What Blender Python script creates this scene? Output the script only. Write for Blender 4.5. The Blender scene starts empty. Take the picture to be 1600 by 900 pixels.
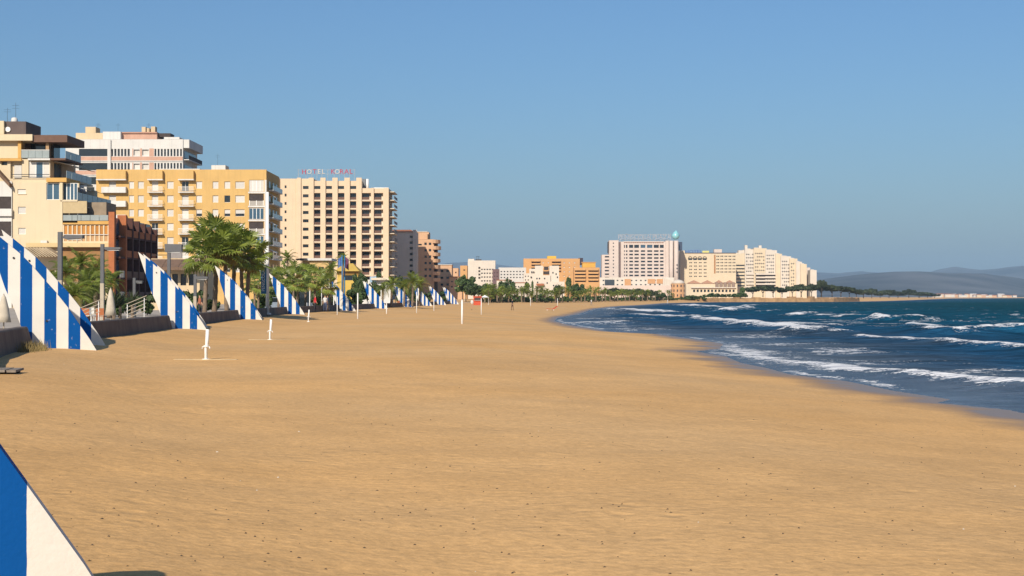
import bpy, math, random
import numpy as np
from mathutils import Vector, Matrix, noise as mnoise
R = math.radians
random.seed(7); rng = np.random.default_rng(11)
scn = bpy.context.scene
COL = scn.collection

# ------------------------------------------------------------------ camera
FPX = 2222.0; CAMZ = 2.0; HOR = 464.0
cam = bpy.data.cameras.new('camera'); cam.lens = 50.0; cam.sensor_width = 36.0
cam.clip_start = 0.1; cam.clip_end = 60000
camo = bpy.data.objects.new('camera', cam); COL.objects.link(camo)
camo.location = (0, 0, CAMZ); camo.rotation_euler = (R(90) + math.atan(14 / FPX), 0, 0)
scn.camera = camo
# ------------------------------------------------------------------ light
SUN_AZ, SUN_EL = R(16), R(31)          # sun stands behind the camera, a little to the left
w = bpy.data.worlds.new('World'); scn.world = w; w.use_nodes = True
wn = w.node_tree.nodes; wl = w.node_tree.links
sky = wn.new('ShaderNodeTexSky'); sky.sky_type = 'NISHITA'; sky.sun_disc = False
sky.sun_elevation = SUN_EL; sky.sun_rotation = math.pi + SUN_AZ
sky.altitude = 0; sky.air_density = 1.3; sky.dust_density = 1.15; sky.ozone_density = 10.0
wl.new(sky.outputs[0], wn['Background'].inputs[0]); wn['Background'].inputs[1].default_value = 0.072
sl = bpy.data.lights.new('sun', 'SUN'); sl.energy = 3.9; sl.angle = R(0.53); sl.color = (1, 0.91, 0.77)
so = bpy.data.objects.new('sun', sl); COL.objects.link(so)
sd = Vector((math.sin(SUN_AZ) * math.cos(SUN_EL), math.cos(SUN_AZ) * math.cos(SUN_EL), -math.sin(SUN_EL)))
so.rotation_euler = sd.to_track_quat('-Z', 'Y').to_euler(); so.location = (-20, -60, 60)
scn.view_settings.view_transform = 'Standard'; scn.view_settings.look = 'None'
scn.view_settings.exposure = 0.5; scn.view_settings.gamma = 1.0
scn.cycles.use_denoising = True; scn.cycles.max_bounces = 6; scn.cycles.volume_bounces = 0
scn.cycles.transparent_max_bounces = 12; scn.cycles.caustics_reflective = False; scn.cycles.caustics_refractive = False

# ------------------------------------------------------------------ helpers
def at(px, py, d):
    return Vector(((px - 800) * d / FPX, d, CAMZ + (HOR - py) * d / FPX))
def ground(px, py, z=0.0):
    d = FPX * (CAMZ - z) / (py - HOR)
    return Vector(((px - 800) * d / FPX, d, z))
def srgb(r, g, b):
    f = lambda c: ((c / 255 + .055) / 1.055) ** 2.4 if c / 255 > .04045 else c / 255 / 12.92
    return (f(r), f(g), f(b))

_M = {}
ALB = 1.0
def mat(name, col, rough=.8, var=.12, scale=1.5, bump=0.0, bscale=20., metal=0., spec=.35, streak=0.0, rand=0.0, transl=None):
    if name in _M: return _M[name]
    m = bpy.data.materials.new(name); m.use_nodes = True; _M[name] = m
    nt = m.node_tree; N = nt.nodes; Lk = nt.links; bs = N['Principled BSDF']
    bs.inputs['Roughness'].default_value = rough; bs.inputs['Metallic'].default_value = metal
    bs.inputs['Specular IOR Level'].default_value = spec
    tc = N.new('ShaderNodeTexCoord')
    n1 = N.new('ShaderNodeTexNoise'); n1.inputs['Scale'].default_value = scale; n1.inputs['Detail'].default_value = 6
    Lk.new(tc.outputs['Object'], n1.inputs['Vector'])
    mr = N.new('ShaderNodeMapRange'); mr.inputs[1].default_value = .25; mr.inputs[2].default_value = .75
    mr.inputs[3].default_value = 1 - var; mr.inputs[4].default_value = 1 + var
    Lk.new(n1.outputs['Fac'], mr.inputs[0])
    fac = mr.outputs[0]
    if streak:
        mp = N.new('ShaderNodeMapping'); mp.inputs['Scale'].default_value = (1.3, 1.3, .08)
        Lk.new(tc.outputs['Object'], mp.inputs[0])
        n2 = N.new('ShaderNodeTexNoise'); n2.inputs['Scale'].default_value = 1.6; n2.inputs['Detail'].default_value = 5
        Lk.new(mp.outputs[0], n2.inputs['Vector'])
        m2 = N.new('ShaderNodeMapRange'); m2.inputs[1].default_value = .5; m2.inputs[2].default_value = .75
        m2.inputs[3].default_value = 1; m2.inputs[4].default_value = 1 - streak
        Lk.new(n2.outputs['Fac'], m2.inputs[0])
        mu = N.new('ShaderNodeMath'); mu.operation = 'MULTIPLY'; Lk.new(fac, mu.inputs[0]); Lk.new(m2.outputs[0], mu.inputs[1]); fac = mu.outputs[0]
    if rand:
        oi = N.new('ShaderNodeObjectInfo'); m3 = N.new('ShaderNodeMapRange')
        m3.inputs[3].default_value = 1 - rand; m3.inputs[4].default_value = 1 + rand
        Lk.new(oi.outputs['Random'], m3.inputs[0])
        mu = N.new('ShaderNodeMath'); mu.operation = 'MULTIPLY'; Lk.new(fac, mu.inputs[0]); Lk.new(m3.outputs[0], mu.inputs[1]); fac = mu.outputs[0]
    vm = N.new('ShaderNodeVectorMath'); vm.operation = 'SCALE'; vm.inputs[0].default_value = tuple(q*ALB for q in col)
    Lk.new(fac, vm.inputs['Scale']); Lk.new(vm.outputs[0], bs.inputs['Base Color'])
    if bump:
        n3 = N.new('ShaderNodeTexNoise'); n3.inputs['Scale'].default_value = bscale; n3.inputs['Detail'].default_value = 4
        Lk.new(tc.outputs['Object'], n3.inputs['Vector'])
        bp = N.new('ShaderNodeBump'); bp.inputs['Strength'].default_value = bump; bp.inputs['Distance'].default_value = .02
        Lk.new(n3.outputs['Fac'], bp.inputs['Height']); Lk.new(bp.outputs[0], bs.inputs['Normal'])
    if transl:
        tr = N.new('ShaderNodeBsdfTranslucent'); vm2 = N.new('ShaderNodeVectorMath'); vm2.operation = 'SCALE'
        vm2.inputs[0].default_value = transl; Lk.new(fac, vm2.inputs['Scale']); Lk.new(vm2.outputs[0], tr.inputs[0])
        ad = N.new('ShaderNodeAddShader'); Lk.new(bs.outputs[0], ad.inputs[0]); Lk.new(tr.outputs[0], ad.inputs[1])
        Lk.new(ad.outputs[0], N['Material Output'].inputs[0])
    return m

class MB:
    """collects shapes into one mesh"""
    def __init__(s): s.v = []; s.f = []; s.mi = []; s.cur = 0
    def add(s, vs, fs):
        o = len(s.v); s.v += [tuple(p) for p in vs]
        for f in fs: s.f.append(tuple(o + i for i in f)); s.mi.append(s.cur)
        return s
    def box(s, x0, x1, y0, y1, z0, z1):
        return s.add([(x0,y0,z0),(x1,y0,z0),(x1,y1,z0),(x0,y1,z0),(x0,y0,z1),(x1,y0,z1),(x1,y1,z1),(x0,y1,z1)],
              [(0,3,2,1),(4,5,6,7),(0,1,5,4),(1,2,6,5),(2,3,7,6),(3,0,4,7)])
    def prism(s, pts, y0, y1):
        """polygon in x,z (counter-clockwise seen from -y) extruded along y"""
        n = len(pts); vs = [(x,y0,z) for x,z in pts] + [(x,y1,z) for x,z in pts]
        return s.add(vs, [tuple(range(n)), tuple(range(2*n-1, n-1, -1))] + [(i, i+n, (i+1)%n+n, (i+1)%n) for i in range(n)])
    def plan(s, pts, z0, z1):
        """polygon in x,y (counter-clockwise from above) extruded along z"""
        n = len(pts); vs = [(x,y,z0) for x,y in pts] + [(x,y,z1) for x,y in pts]
        return s.add(vs, [tuple(range(n-1,-1,-1)), tuple(range(n, 2*n))] + [(i, (i+1)%n, (i+1)%n+n, i+n) for i in range(n)])
    def tube(s, path, radii, n=8, cap=True):
        path = [Vector(p) for p in path]; o = len(s.v); k = len(path)
        for i, p in enumerate(path):
            t = (path[min(i+1,k-1)] - path[max(i-1,0)]).normalized()
            a = t.cross(Vector((0,0,1)) if abs(t.z) < .9 else Vector((1,0,0))).normalized(); b = t.cross(a)
            for j in range(n):
                an = 2*math.pi*j/n; s.v.append(tuple(p + (a*math.cos(an) + b*math.sin(an))*radii[i]))
        for i in range(k-1):
            for j in range(n):
                s.f.append((o+i*n+j, o+i*n+(j+1)%n, o+(i+1)*n+(j+1)%n, o+(i+1)*n+j)); s.mi.append(s.cur)
        if cap:
            s.f.append(tuple(o+j for j in range(n-1,-1,-1))); s.mi.append(s.cur)
            s.f.append(tuple(o+(k-1)*n+j for j in range(n))); s.mi.append(s.cur)
        return s
    def mesh(s, name, mats, smooth=False):
        me = bpy.data.meshes.new(name); me.from_pydata(s.v, [], s.f)
        for m in (mats if isinstance(mats, (list, tuple)) else [mats]): me.materials.append(m)
        me.polygons.foreach_set('material_index', s.mi)
        if smooth: me.polygons.foreach_set('use_smooth', [True]*len(s.f))
        me.update(); return me
def put(name, me, parent=None, loc=(0,0,0), rz=0.0, sc=None, rot=None):
    o = bpy.data.objects.new(name, me); COL.objects.link(o); o.parent = parent; o.location = loc
    o.rotation_euler = rot if rot is not None else (0,0,rz)
    if sc is not None: o.scale = (sc,sc,sc) if isinstance(sc,(int,float)) else sc
    return o
def tag(o, label=None, cat=None, group=None, kind=None):
    if label: o['label'] = label
    if cat: o['category'] = cat
    if group: o['group'] = group
    if kind: o['kind'] = kind
    return o
def thing(name, label, cat, loc=(0,0,0), rz=0.0, group=None, sc=None):
    return tag(put(name, None, None, loc, rz, sc), label, cat, group)

# ------------------------------------------------------------------ coast lines (world metres)
SHORE = [(300,-900),(90,-300),(40,-100),(24,-30),(16,5),(13,22),(11.9,33.1),(11.9,34.1),(10.9,36.4),(11.6,37.5),(11,41),(10.8,45.8),(9.8,49.4),
  (9.8,54),(9.5,58.3),(9.9,64.5),(9.2,70.6),(11,73.6),(12.3,82),(11.6,94),(10.6,104),(7.75,111),(5.9,134),(4.8,160),(6,185),(10.3,222),
  (19,324),(29,400),(45,480),(67,618),(95,700),(108,745),(126,752),(150,760),(175,775),(195,810),(250,950),(370,1300),(773,2500),(1260,3500),(2600,6000),(6500,10500),(14000,17000)]
WALL = [(-40,-160),(-8,-40),(0.3,-6),(-3.5,7),(-8,20),(-11.4,30),(-13.95,38),(-15.9,47),(-17.0,62),(-18.2,77),(-20.9,111),(-22.5,145),(-21.4,178),(-20.2,211),
  (-18.6,244),(-17.4,277),(-16.2,310),(-14.7,343),(-9,395),(10,445),(35,547),(70,680),(98,735),(120,765),(150,778),(172,795),(188,825),(235,960),(350,1310),(745,2520),(1220,3540),(2540,6050),(6400,10600),(13800,17200)]
def pdist(P, line):
    """signed distance to a polyline; positive on its left"""
    best = np.full(len(P), 1e18); sg = np.ones(len(P)); A = np.array(line, float)
    for a, b in zip(A[:-1], A[1:]):
        ab = b - a; t = np.clip(((P - a) @ ab) / (ab @ ab), 0, 1); q = P - (a + t[:,None]*ab)
        d2 = (q*q).sum(1); cr = ab[0]*(P[:,1]-a[1]) - ab[1]*(P[:,0]-a[0])
        m = d2 < best; best[m] = d2[m]; sg[m] = np.where(cr[m] >= 0, 1, -1)
    return np.sqrt(best)*sg
WY = np.array([p[1] for p in WALL], float); WX = np.array([p[0] for p in WALL], float)
def wall_x(y): return float(np.interp(y, WY, WX))
def wall_beta(y): return -math.atan((wall_x(y+6) - wall_x(y-6))/12)
def vnoise(x, y, seed=0):
    """smooth value noise, vectorised"""
    xi = np.floor(x).astype(np.int64); yi = np.floor(y).astype(np.int64); fx = x-xi; fy = y-yi
    fx = fx*fx*(3-2*fx); fy = fy*fy*(3-2*fy)
    def h(a,b):
        n = (a*374761393 + b*668265263 + seed*974711) & 0x7fffffff
        n = ((n ^ (n >> 13))*1274126177) & 0x7fffffff
        return ((n ^ (n >> 16)) & 0xffff)/65535.0
    return (h(xi,yi)*(1-fx)+h(xi+1,yi)*fx)*(1-fy) + (h(xi,yi+1)*(1-fx)+h(xi+1,yi+1)*fx)*fy
def fbm(x, y, o=4, seed=0):
    r = 0; a = .5
    for i in range(o): r = r + a*vnoise(x*2**i, y*2**i, seed+i); a *= .5
    return r
def sstep(a, b, x):
    t = np.clip((x-a)/(b-a), 0, 1); return t*t*(3-2*t)
SEA = -0.7
def sand_z(x, y):
    P = np.stack([x, y], 1); s = pdist(P, SHORE); wd = pdist(P, WALL)      # wd>0 landward of the promenade wall
    z = np.where(s > 0, SEA + .7*sstep(-1, 13, s) , SEA + .06*s)
    r0 = sstep(-1, 13, 0)*.7
    z = np.where(s > 0, SEA + .7*(sstep(-1, 13, s)) - r0*(1-sstep(0,6,s)), z)
    z = np.maximum(z, -4)
    z = z + .3*sstep(-4.5, -.3, wd)*(s > 0)*(y < 420)
    near = np.clip(1 - np.hypot(x,y)/260, 0, 1)
    z = z + near*sstep(2, 9, s)*((fbm(x*.12, y*.12, 3, 3)-.45)*.16 + (fbm(x*1.1, y*1.1, 3, 9)-.45)*.05)
    return z, s, wd
def gz(x, y): return float(sand_z(np.array([x],float), np.array([y],float))[0][0])

def grid_obj(name, X, Y, Z, attrs, m, wrap=False, keep=None):
    nr, na = X.shape; idx = np.arange(nr*na).reshape(nr, na)
    a = idx[:-1,:-1].ravel(); b = idx[:-1,1:].ravel(); c = idx[1:,1:].ravel(); d = idx[1:,:-1].ravel()
    F = np.stack([a,b,c,d],1)
    if keep is not None: F = F[keep(F)]
    me = bpy.data.meshes.new(name); V = np.stack([X.ravel(),Y.ravel(),Z.ravel()],1)
    me.vertices.add(len(V)); me.vertices.foreach_set('co', V.astype(np.float32).ravel())
    me.loops.add(F.size); me.loops.foreach_set('vertex_index', F.astype(np.int32).ravel())
    me.polygons.add(len(F)); me.polygons.foreach_set('loop_start', np.arange(0, F.size, 4, dtype=np.int32))
    me.polygons.foreach_set('use_smooth', np.ones(len(F), bool))
    me.materials.append(m)
    for k, v in attrs.items():
        at_ = me.attributes.new(k, 'FLOAT', 'POINT'); at_.data.foreach_set('value', v.astype(np.float32).ravel())
    me.update(calc_edges=True); me.validate()
    return put(name, me)

# ------------------------------------------------------------------ sand
def sand_material():
    m = bpy.data.materials.new('sand'); m.use_nodes = True; nt = m.node_tree; N = nt.nodes; Lk = nt.links; bs = N['Principled BSDF']
    geo = N.new('ShaderNodeNewGeometry')
    def nz(sc, det=5, vec=None, typ='ShaderNodeTexNoise', dist=0):
        n = N.new(typ); n.inputs['Scale'].default_value = sc
        if typ == 'ShaderNodeTexNoise': n.inputs['Detail'].default_value = det; n.inputs['Distortion'].default_value = dist
        Lk.new(vec or geo.outputs['Position'], n.inputs['Vector']); return n
    def ramp(src, a, b, c0, c1):
        r = N.new('ShaderNodeMapRange'); r.inputs[1].default_value = a; r.inputs[2].default_value = b; r.inputs[3].default_value = c0; r.inputs[4].default_value = c1
        Lk.new(src, r.inputs[0]); return r.outputs[0]
    def mul(a, b):
        r = N.new('ShaderNodeMath'); r.operation = 'MULTIPLY'; Lk.new(a, r.inputs[0]); Lk.new(b, r.inputs[1]); return r.outputs[0]
    big = nz(.13, 4, dist=.6); mid = nz(.9, 5); fine = nz(9, 6); grit = nz(60, 3)
    f = mul(mul(ramp(big.outputs['Fac'], .3, .7, .91, 1.07), ramp(mid.outputs['Fac'], .3, .7, .93, 1.06)), mul(mul(ramp(fine.outputs['Fac'], .3, .7, .89, 1.1), ramp(nz(24, 4).outputs['Fac'], .3, .7, .91, 1.08)), ramp(grit.outputs['Fac'], .3, .7, .92, 1.07)))
    # dark flecks of dry weed and shell
    vo = nz(5.5, typ='ShaderNodeTexVoronoi'); vo.inputs['Randomness'].default_value = 1
    msk = mul(ramp(vo.outputs['Distance'], .05, .11, 1, 0), ramp(nz(.5, 4).outputs['Fac'], .48, .62, 0, .75))
    mix = N.new('ShaderNodeMix'); mix.data_type = 'RGBA'; mix.inputs[6].default_value = (.69,.395,.15,1); mix.inputs[7].default_value = (.66,.40,.172,1)
    Lk.new(ramp(nz(.07, 3).outputs['Fac'], .4, .6, 0, 1), mix.inputs[0])
    sc = N.new('ShaderNodeVectorMath'); sc.operation = 'SCALE'; Lk.new(mix.outputs[2], sc.inputs[0]); Lk.new(f, sc.inputs['Scale'])
    mx2 = N.new('ShaderNodeMix'); mx2.data_type = 'RGBA'; mx2.inputs[7].default_value = (.16,.1,.05,1)
    Lk.new(msk, mx2.inputs[0]); Lk.new(sc.outputs[0], mx2.inputs[6])
    # wet sand along the water line
    atr = N.new('ShaderNodeAttribute'); atr.attribute_name = 'shore'
    ad = N.new('ShaderNodeMath'); ad.operation = 'ADD'; Lk.new(atr.outputs['Fac'], ad.inputs[0]); Lk.new(ramp(nz(.35, 3).outputs['Fac'], .3, .7, -.8, .8), ad.inputs[1])
    wet = ramp(ad.outputs[0], .5, 2.5, 1, 0)
    mx3 = N.new('ShaderNodeMix'); mx3.data_type = 'RGBA'; mx3.inputs[7].default_value = (.25,.155,.08,1)
    Lk.new(wet, mx3.inputs[0]); Lk.new(mx2.outputs[2], mx3.inputs[6]); Lk.new(mx3.outputs[2], bs.inputs['Base Color'])
    Lk.new(ramp(wet, 0, 1, .95, .36), bs.inputs['Roughness']); Lk.new(ramp(wet, 0, 1, .2, .5), bs.inputs['Specular IOR Level'])
    bp = N.new('ShaderNodeBump'); bp.inputs['Strength'].default_value = .4; bp.inputs['Distance'].default_value = .05
    ad2 = N.new('ShaderNodeMath'); ad2.operation = 'ADD'; Lk.new(nz(3.2, 4).outputs['Fac'], ad2.inputs[0]); Lk.new(mul(fine.outputs['Fac'], ramp(wet,0,1,.7,0)), ad2.inputs[1])
    # trodden dents in patches
    v2 = nz(2.4, typ='ShaderNodeTexVoronoi'); dent = mul(ramp(v2.outputs['Distance'], .08, .34, -.9, 0), ramp(nz(.22, 3).outputs['Fac'], .47, .6, 0, 1))
    ad3 = N.new('ShaderNodeMath'); ad3.operation = 'ADD'; Lk.new(ad2.outputs[0], ad3.inputs[0]); Lk.new(dent, ad3.inputs[1])
    Lk.new(mul(ad3.outputs[0], ramp(wet, 0, 1, 1, .05)), bp.inputs['Height']); Lk.new(bp.outputs[0], bs.inputs['Normal'])
    return m
ang = np.radians(np.concatenate([np.linspace(-180,-36,30)[:-1], np.linspace(-36,36,640), np.linspace(36,180,30)[1:]]))
rad = np.concatenate([[.05,.8,2,4], np.geomspace(6, 17000, 720)])
AA, RR = np.meshgrid(ang, rad)
gx = RR*np.sin(AA); gy = RR*np.cos(AA)
z_, s_, w_ = sand_z(gx.ravel(), gy.ravel())
z_ = np.where(w_ > .5, np.where(gy.ravel() < 420, .1, z_ + np.minimum(w_*.03, 1.0)), z_)
# sand mounded against the wall only seaward
sand = grid_obj('beach_sand', gx, gy, z_.reshape(gx.shape), {'shore': s_}, sand_material())
tag(sand, kind='structure')

# ------------------------------------------------------------------ sea
BREAK = [ # (photo trace on the water plane, crest height, half width, foam)
 ([(1133,542),(1169,552),(1205,561),(1237,567),(1285,573),(1325,580),(1387,585),(1430,591)], .16, 1.3, .85),
 ([(1180,549),(1240,559),(1300,566),(1360,572)], .06, 1.6, .5),
 ([(1435,592),(1500,599),(1600,607),(1680,612)], .3, 1.1, 1.0),
 ([(1500,588),(1560,584),(1640,586)], .1, 1.6, .5),
 ([(1300,566),(1400,566),(1500,566)], .08, .8, .38),
 ([(1355,527),(1412,531),(1470,535)], .26, 1.2, .9),
 ([(1487,537),(1537,541),(1600,545),(1680,550)], .28, 1.2, .9),
 ([(1470,521),(1487,523),(1525,522),(1600,522),(1680,523)], .62, 1.9, 1.0),
 ([(1384,502),(1407,501),(1430,502)], .75, 2.6, 1.0), ([(1407,501),(1462,503)], .5, 1.6, .8),
 ([(1420,515),(1445,514)], .5, 1.6, 1.0),
 ([(1094,503),(1121,504.5),(1169,509),(1205,513),(1245,516)], .5, 2.2, 1.0),
 ([(1180,507),(1230,508),(1300,511)], .3, 2.4, .75),
 ([(1237,521),(1285,520)], .4, 1.6, 1.0), ([(1300,522),(1322,522)], .3, 1.2, .9),
 ([(1245,494),(1260,493)], .55, 2.4, 1.0), ([(1279,495.5),(1297,495)], .45, 2.2, 1.0), ([(1322,496.5),(1347,495.5)], .55, 2.6, 1.0),
 ([(998,494.5),(1050,496),(1097,496)], .4, 2.6, 1.0), ([(955,485),(985,486),(1010,488.5)], .45, 3.2, 1.0), ([(1010,487),(1055,489.5)], .35, 2.6, .9),
 ([(1067,478.5),(1116,481.5)], .55, 5, 1.0), ([(1133,488.5),(1162,485.5)], .7, 3.2, 1.0), ([(1160,480),(1172,479)], .5, 3, .8),
 ([(899,505),(938,506.5),(969,505)], .26, 2.4, 1.0), ([(986,518),(1024,517)], .2, 1.4, .9), ([(930,500),(1010,499)], .2, 2.2, .6), ([(960,514),(985,516)], .1, 1.2, .6),
 ([(1190,489),(1200,489)], .4, 2, .8), ([(1500,506),(1520,506)], .3, 2, .4), ([(1560,494),(1580,494)], .4, 3, .5),
 ([(1050,527),(1100,531),(1150,541)], .06, 1.2, .5),
]
def sea_material():
    m = bpy.data.materials.new('sea_water'); m.use_nodes = True; nt = m.node_tree; N = nt.nodes; Lk = nt.links; bs = N['Principled BSDF']
    geo = N.new('ShaderNodeNewGeometry')
    def nz(sc, det=4, st=(1,1,1), rot=0, dist=0):
        mp = N.new('ShaderNodeMapping'); mp.inputs['Scale'].default_value = st; mp.inputs['Rotation'].default_value = (0,0,rot); Lk.new(geo.outputs['Position'], mp.inputs[0])
        n = N.new('ShaderNodeTexNoise'); n.inputs['Scale'].default_value = sc; n.inputs['Detail'].default_value = det; n.inputs['Distortion'].default_value = dist
        Lk.new(mp.outputs[0], n.inputs['Vector']); return n.outputs['Fac']
    def ramp(src, a, b, c0, c1):
        r = N.new('ShaderNodeMapRange'); r.inputs[1].default_value = a; r.inputs[2].default_value = b; r.inputs[3].default_value = c0; r.inputs[4].default_value = c1
        Lk.new(src, r.inputs[0]); return r.outputs[0]
    def mth(op, a, b):
        r = N.new('ShaderNodeMath'); r.operation = op
        for i, q in enumerate((a, b)):
            if isinstance(q, (int,float)): r.inputs[i].default_value = q
            else: Lk.new(q, r.inputs[i])
        return r.outputs[0]
    at1 = N.new('ShaderNodeAttribute'); at1.attribute_name = 'offshore'
    cr = N.new('ShaderNodeValToRGB'); e = cr.color_ramp.elements
    e[0].position = 0; e[0].color = (.075,.09,.105,1); e[1].position = 1; e[1].color = (.0003,.046,.062,1)
    q = e.new(.12); q.color = (.011,.058,.118,1); q = e.new(.4); q.color = (.003,.057,.096,1)
    Lk.new(ramp(mth('ADD', at1.outputs['Fac'], ramp(nz(.06,4,(1,1,1)), .3,.7,-6,6)), 0, 110, 0, 1), cr.inputs[0])
    vs = N.new('ShaderNodeVectorMath'); vs.operation = 'SCALE'; Lk.new(cr.outputs[0], vs.inputs[0])
    Lk.new(mth('MULTIPLY', ramp(nz(.35,5,(.35,1,1),.2), .3, .7, .65, 1.4), ramp(nz(1.6,5,(.5,1,1),.1), .3, .7, .6, 1.45)), vs.inputs['Scale'])
    fo = N.new('ShaderNodeAttribute'); fo.attribute_name = 'foam'
    br = mth('ADD', mth('MULTIPLY', nz(2.1, 7, (.7,1,1), .1, .8), .62), mth('MULTIPLY', nz(8, 5), .38))
    fm = ramp(mth('ADD', fo.outputs['Fac'], mth('MULTIPLY', mth('SUBTRACT', br, .5), 3.0)), .46, .62, 0, 1)
    fm = mth('MULTIPLY', fm, ramp(fo.outputs['Fac'], .04, .2, 0, 1))
    mx = N.new('ShaderNodeMix'); mx.data_type = 'RGBA'; mx.inputs[7].default_value = (.78,.77,.76,1); Lk.new(fm, mx.inputs[0]); Lk.new(vs.outputs[0], mx.inputs[6])
    Lk.new(mx.outputs[2], bs.inputs['Base Color']); bs.inputs['Roughness'].default_value = .9
    gl = N.new('ShaderNodeBsdfGlossy'); gl.inputs['Roughness'].default_value = .22; ms = N.new('ShaderNodeMixShader')
    Lk.new(mth('MULTIPLY', ramp(fm, 0, 1, 1, .1), ramp(at1.outputs['Fac'], 0, 8, .42, .055)), ms.inputs[0]); Lk.new(bs.outputs[0], ms.inputs[1]); Lk.new(gl.outputs[0], ms.inputs[2]); Lk.new(ms.outputs[0], N['Material Output'].inputs[0])
    bs.inputs['IOR'].default_value = 1.33; bs.inputs['Specular IOR Level'].default_value = 0
    bp = N.new('ShaderNodeBump'); bp.inputs['Strength'].default_value = 1.0; bp.inputs['Distance'].default_value = .5
    Lk.new(mth('ADD', nz(.9,5,(.5,1,1),.15), mth('MULTIPLY', nz(3.5,4), .35)), bp.inputs['Height']); Lk.new(bp.outputs[0], bs.inputs['Normal']); Lk.new(bp.outputs[0], gl.inputs['Normal'])
    return m
ang = np.radians(np.concatenate([np.linspace(-6,27,520), np.linspace(27,140,60)[1:]])); rad = np.geomspace(8, 16000, 900)
AA, RR = np.meshgrid(ang, rad); sx = RR*np.sin(AA); sy = RR*np.cos(AA); X = sx.ravel(); Y = sy.ravel()
so_ = -pdist(np.stack([X,Y],1), SHORE)            # metres offshore
fade = sstep(0, 14, so_)
zz = np.zeros_like(X); foam = np.zeros_like(X)
warp = (fbm(X*.11, Y*.11, 3, 21)-.45)*5 + (fbm(X*.5, Y*.5, 2, 33)-.4)*1.2
k = so_ + warp*1.4
lim = np.exp(-RR.ravel()/900)
zz += fade*lim*(.12*np.sin(k*.36) + .07*np.sin(k*.83+1) + (fbm(X*.35, Y*.6, 4, 5)-.47)*.32 + (fbm(X*1.3,Y*1.6,2,8)-.4)*.08*np.exp(-RR.ravel()/150))
for tr, h, wd, fo in BREAK:
    pts = [ground(px, py, SEA) for px, py in tr]
    if len(pts) == 2: pts = [pts[0], (pts[0]+pts[1])/2, pts[1]]
    line = [(p.x, p.y) for p in pts]
    bb = np.array(line); pad = wd*5
    m = (X > bb[:,0].min()-pad) & (X < bb[:,0].max()+pad) & (Y > bb[:,1].min()-pad) & (Y < bb[:,1].max()+pad)
    ii = np.nonzero(m)[0]
    if not len(ii): continue
    P = np.stack([X[ii], Y[ii]],1) + np.stack([warp[ii]*.22, (fbm(X[ii]*.45, Y[ii]*.45, 3, 40)-.45)*wd*2.2],1)
    d = pdist(P, line); wob = .55 + .9*vnoise(X[ii]*.3, Y[ii]*.3, 61)
    lead = np.where(d > 0, d/(wd*.9), d/(wd*1.5))            # steep towards the shore
    g = np.exp(-lead**2)
    zz[ii] = np.maximum(zz[ii], zz[ii]*.4 + h*g*wob)
    foam[ii] = np.maximum(foam[ii], .95*fo*np.exp(-(d/(wd*.8))**2)*(.45 + .8*vnoise(X[ii]*.4, Y[ii]*.25, 66)))
# lace of spent foam in the wash
foam = np.maximum(foam, .5*np.exp(-((so_-5.5-2*np.sin(Y*.13))/3.4)**2)*np.clip(vnoise(X*.3, Y*.22, 71)*1.7-.45, 0, 1)*(Y < 300))
foam = np.maximum(foam, .5*sstep(.66,.84,vnoise(X*.11+3, Y*.06, 81))*sstep(.5,.75,vnoise(X*.5, Y*.35, 83))*sstep(10,25,so_)*np.exp(-so_/170))
foam = np.maximum(foam, .62*np.exp(-((so_-.45)/.45)**2)*np.clip(vnoise(X*.3,Y*.3,75)*2-.6,0,1)*(Y<400))
keepv = so_ > -14
sea = grid_obj('sea_water', sx, sy, (SEA + zz*np.clip(so_*.25+.1, 0, 1) ).reshape(sx.shape), {'offshore': so_, 'foam': foam}, sea_material(), keep=lambda F: keepv[F].any(1))
tag(sea, kind='structure')
HAZE = 7.5e-5

# ------------------------------------------------------------------ hills far behind the bay
hm = mat('hill_scrub', (.075,.07,.07), .95, 1.1, .0026, 0)
ha = np.radians(np.linspace(-32, 34, 420)); hr = np.concatenate([np.linspace(4600, 9000, 26), np.linspace(9200, 15500, 34)])
HA, HR = np.meshgrid(ha, hr); hx = HR*np.sin(HA); hy = HR*np.cos(HA); hp = 800 + FPX*np.tan(HA)
def ridge(pts): return np.interp(hp, [p[0] for p in pts], [HOR - p[1] for p in pts])
r1 = ridge([(-500,430),(300,420),(690,414),(740,408),(790,410),(840,417),(1000,428),(1180,432),(1275,424),(1310,425),(1345,421),(1385,428),(1440,431),(1462,424),(1490,419),(1530,424),(1560,423),(1600,418),(1700,408),(1900,416),(2300,425)])
r2 = ridge([(-500,445),(690,440),(1000,446),(1280,440),(1340,432),(1400,428),(1440,428),(1490,429),(1540,427),(1600,431),(1700,426),(2300,440)])
def bump1(r, c, w_): return np.exp(-((r-c)/w_)**2)
hn = fbm(hx/900, hy/900, 5, 90)
hz = r2*7000/FPX*bump1(HR, 7000, 1300)*(.84+.34*hn)
hz = np.maximum(hz, r1*12500/FPX*bump1(HR, 12500, 1900)*(.9+.2*hn))
hz = hz + (hn-.45)*30*sstep(4600, 6200, HR) - 2
hz = hz*sstep(4600, 5600, HR) + (sstep(4600,5000,HR)-1)*4
hs = pdist(np.stack([hx.ravel(),hy.ravel()],1), SHORE); land = hs > 20
hz = hz*sstep(60, 900, hs).reshape(hz.shape) + .9*(1-sstep(60,900,hs)).reshape(hz.shape)
hills = grid_obj('hills', hx, hy, hz, {}, hm, keep=lambda F: land[F].all(1)); tag(hills, kind='structure')

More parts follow.
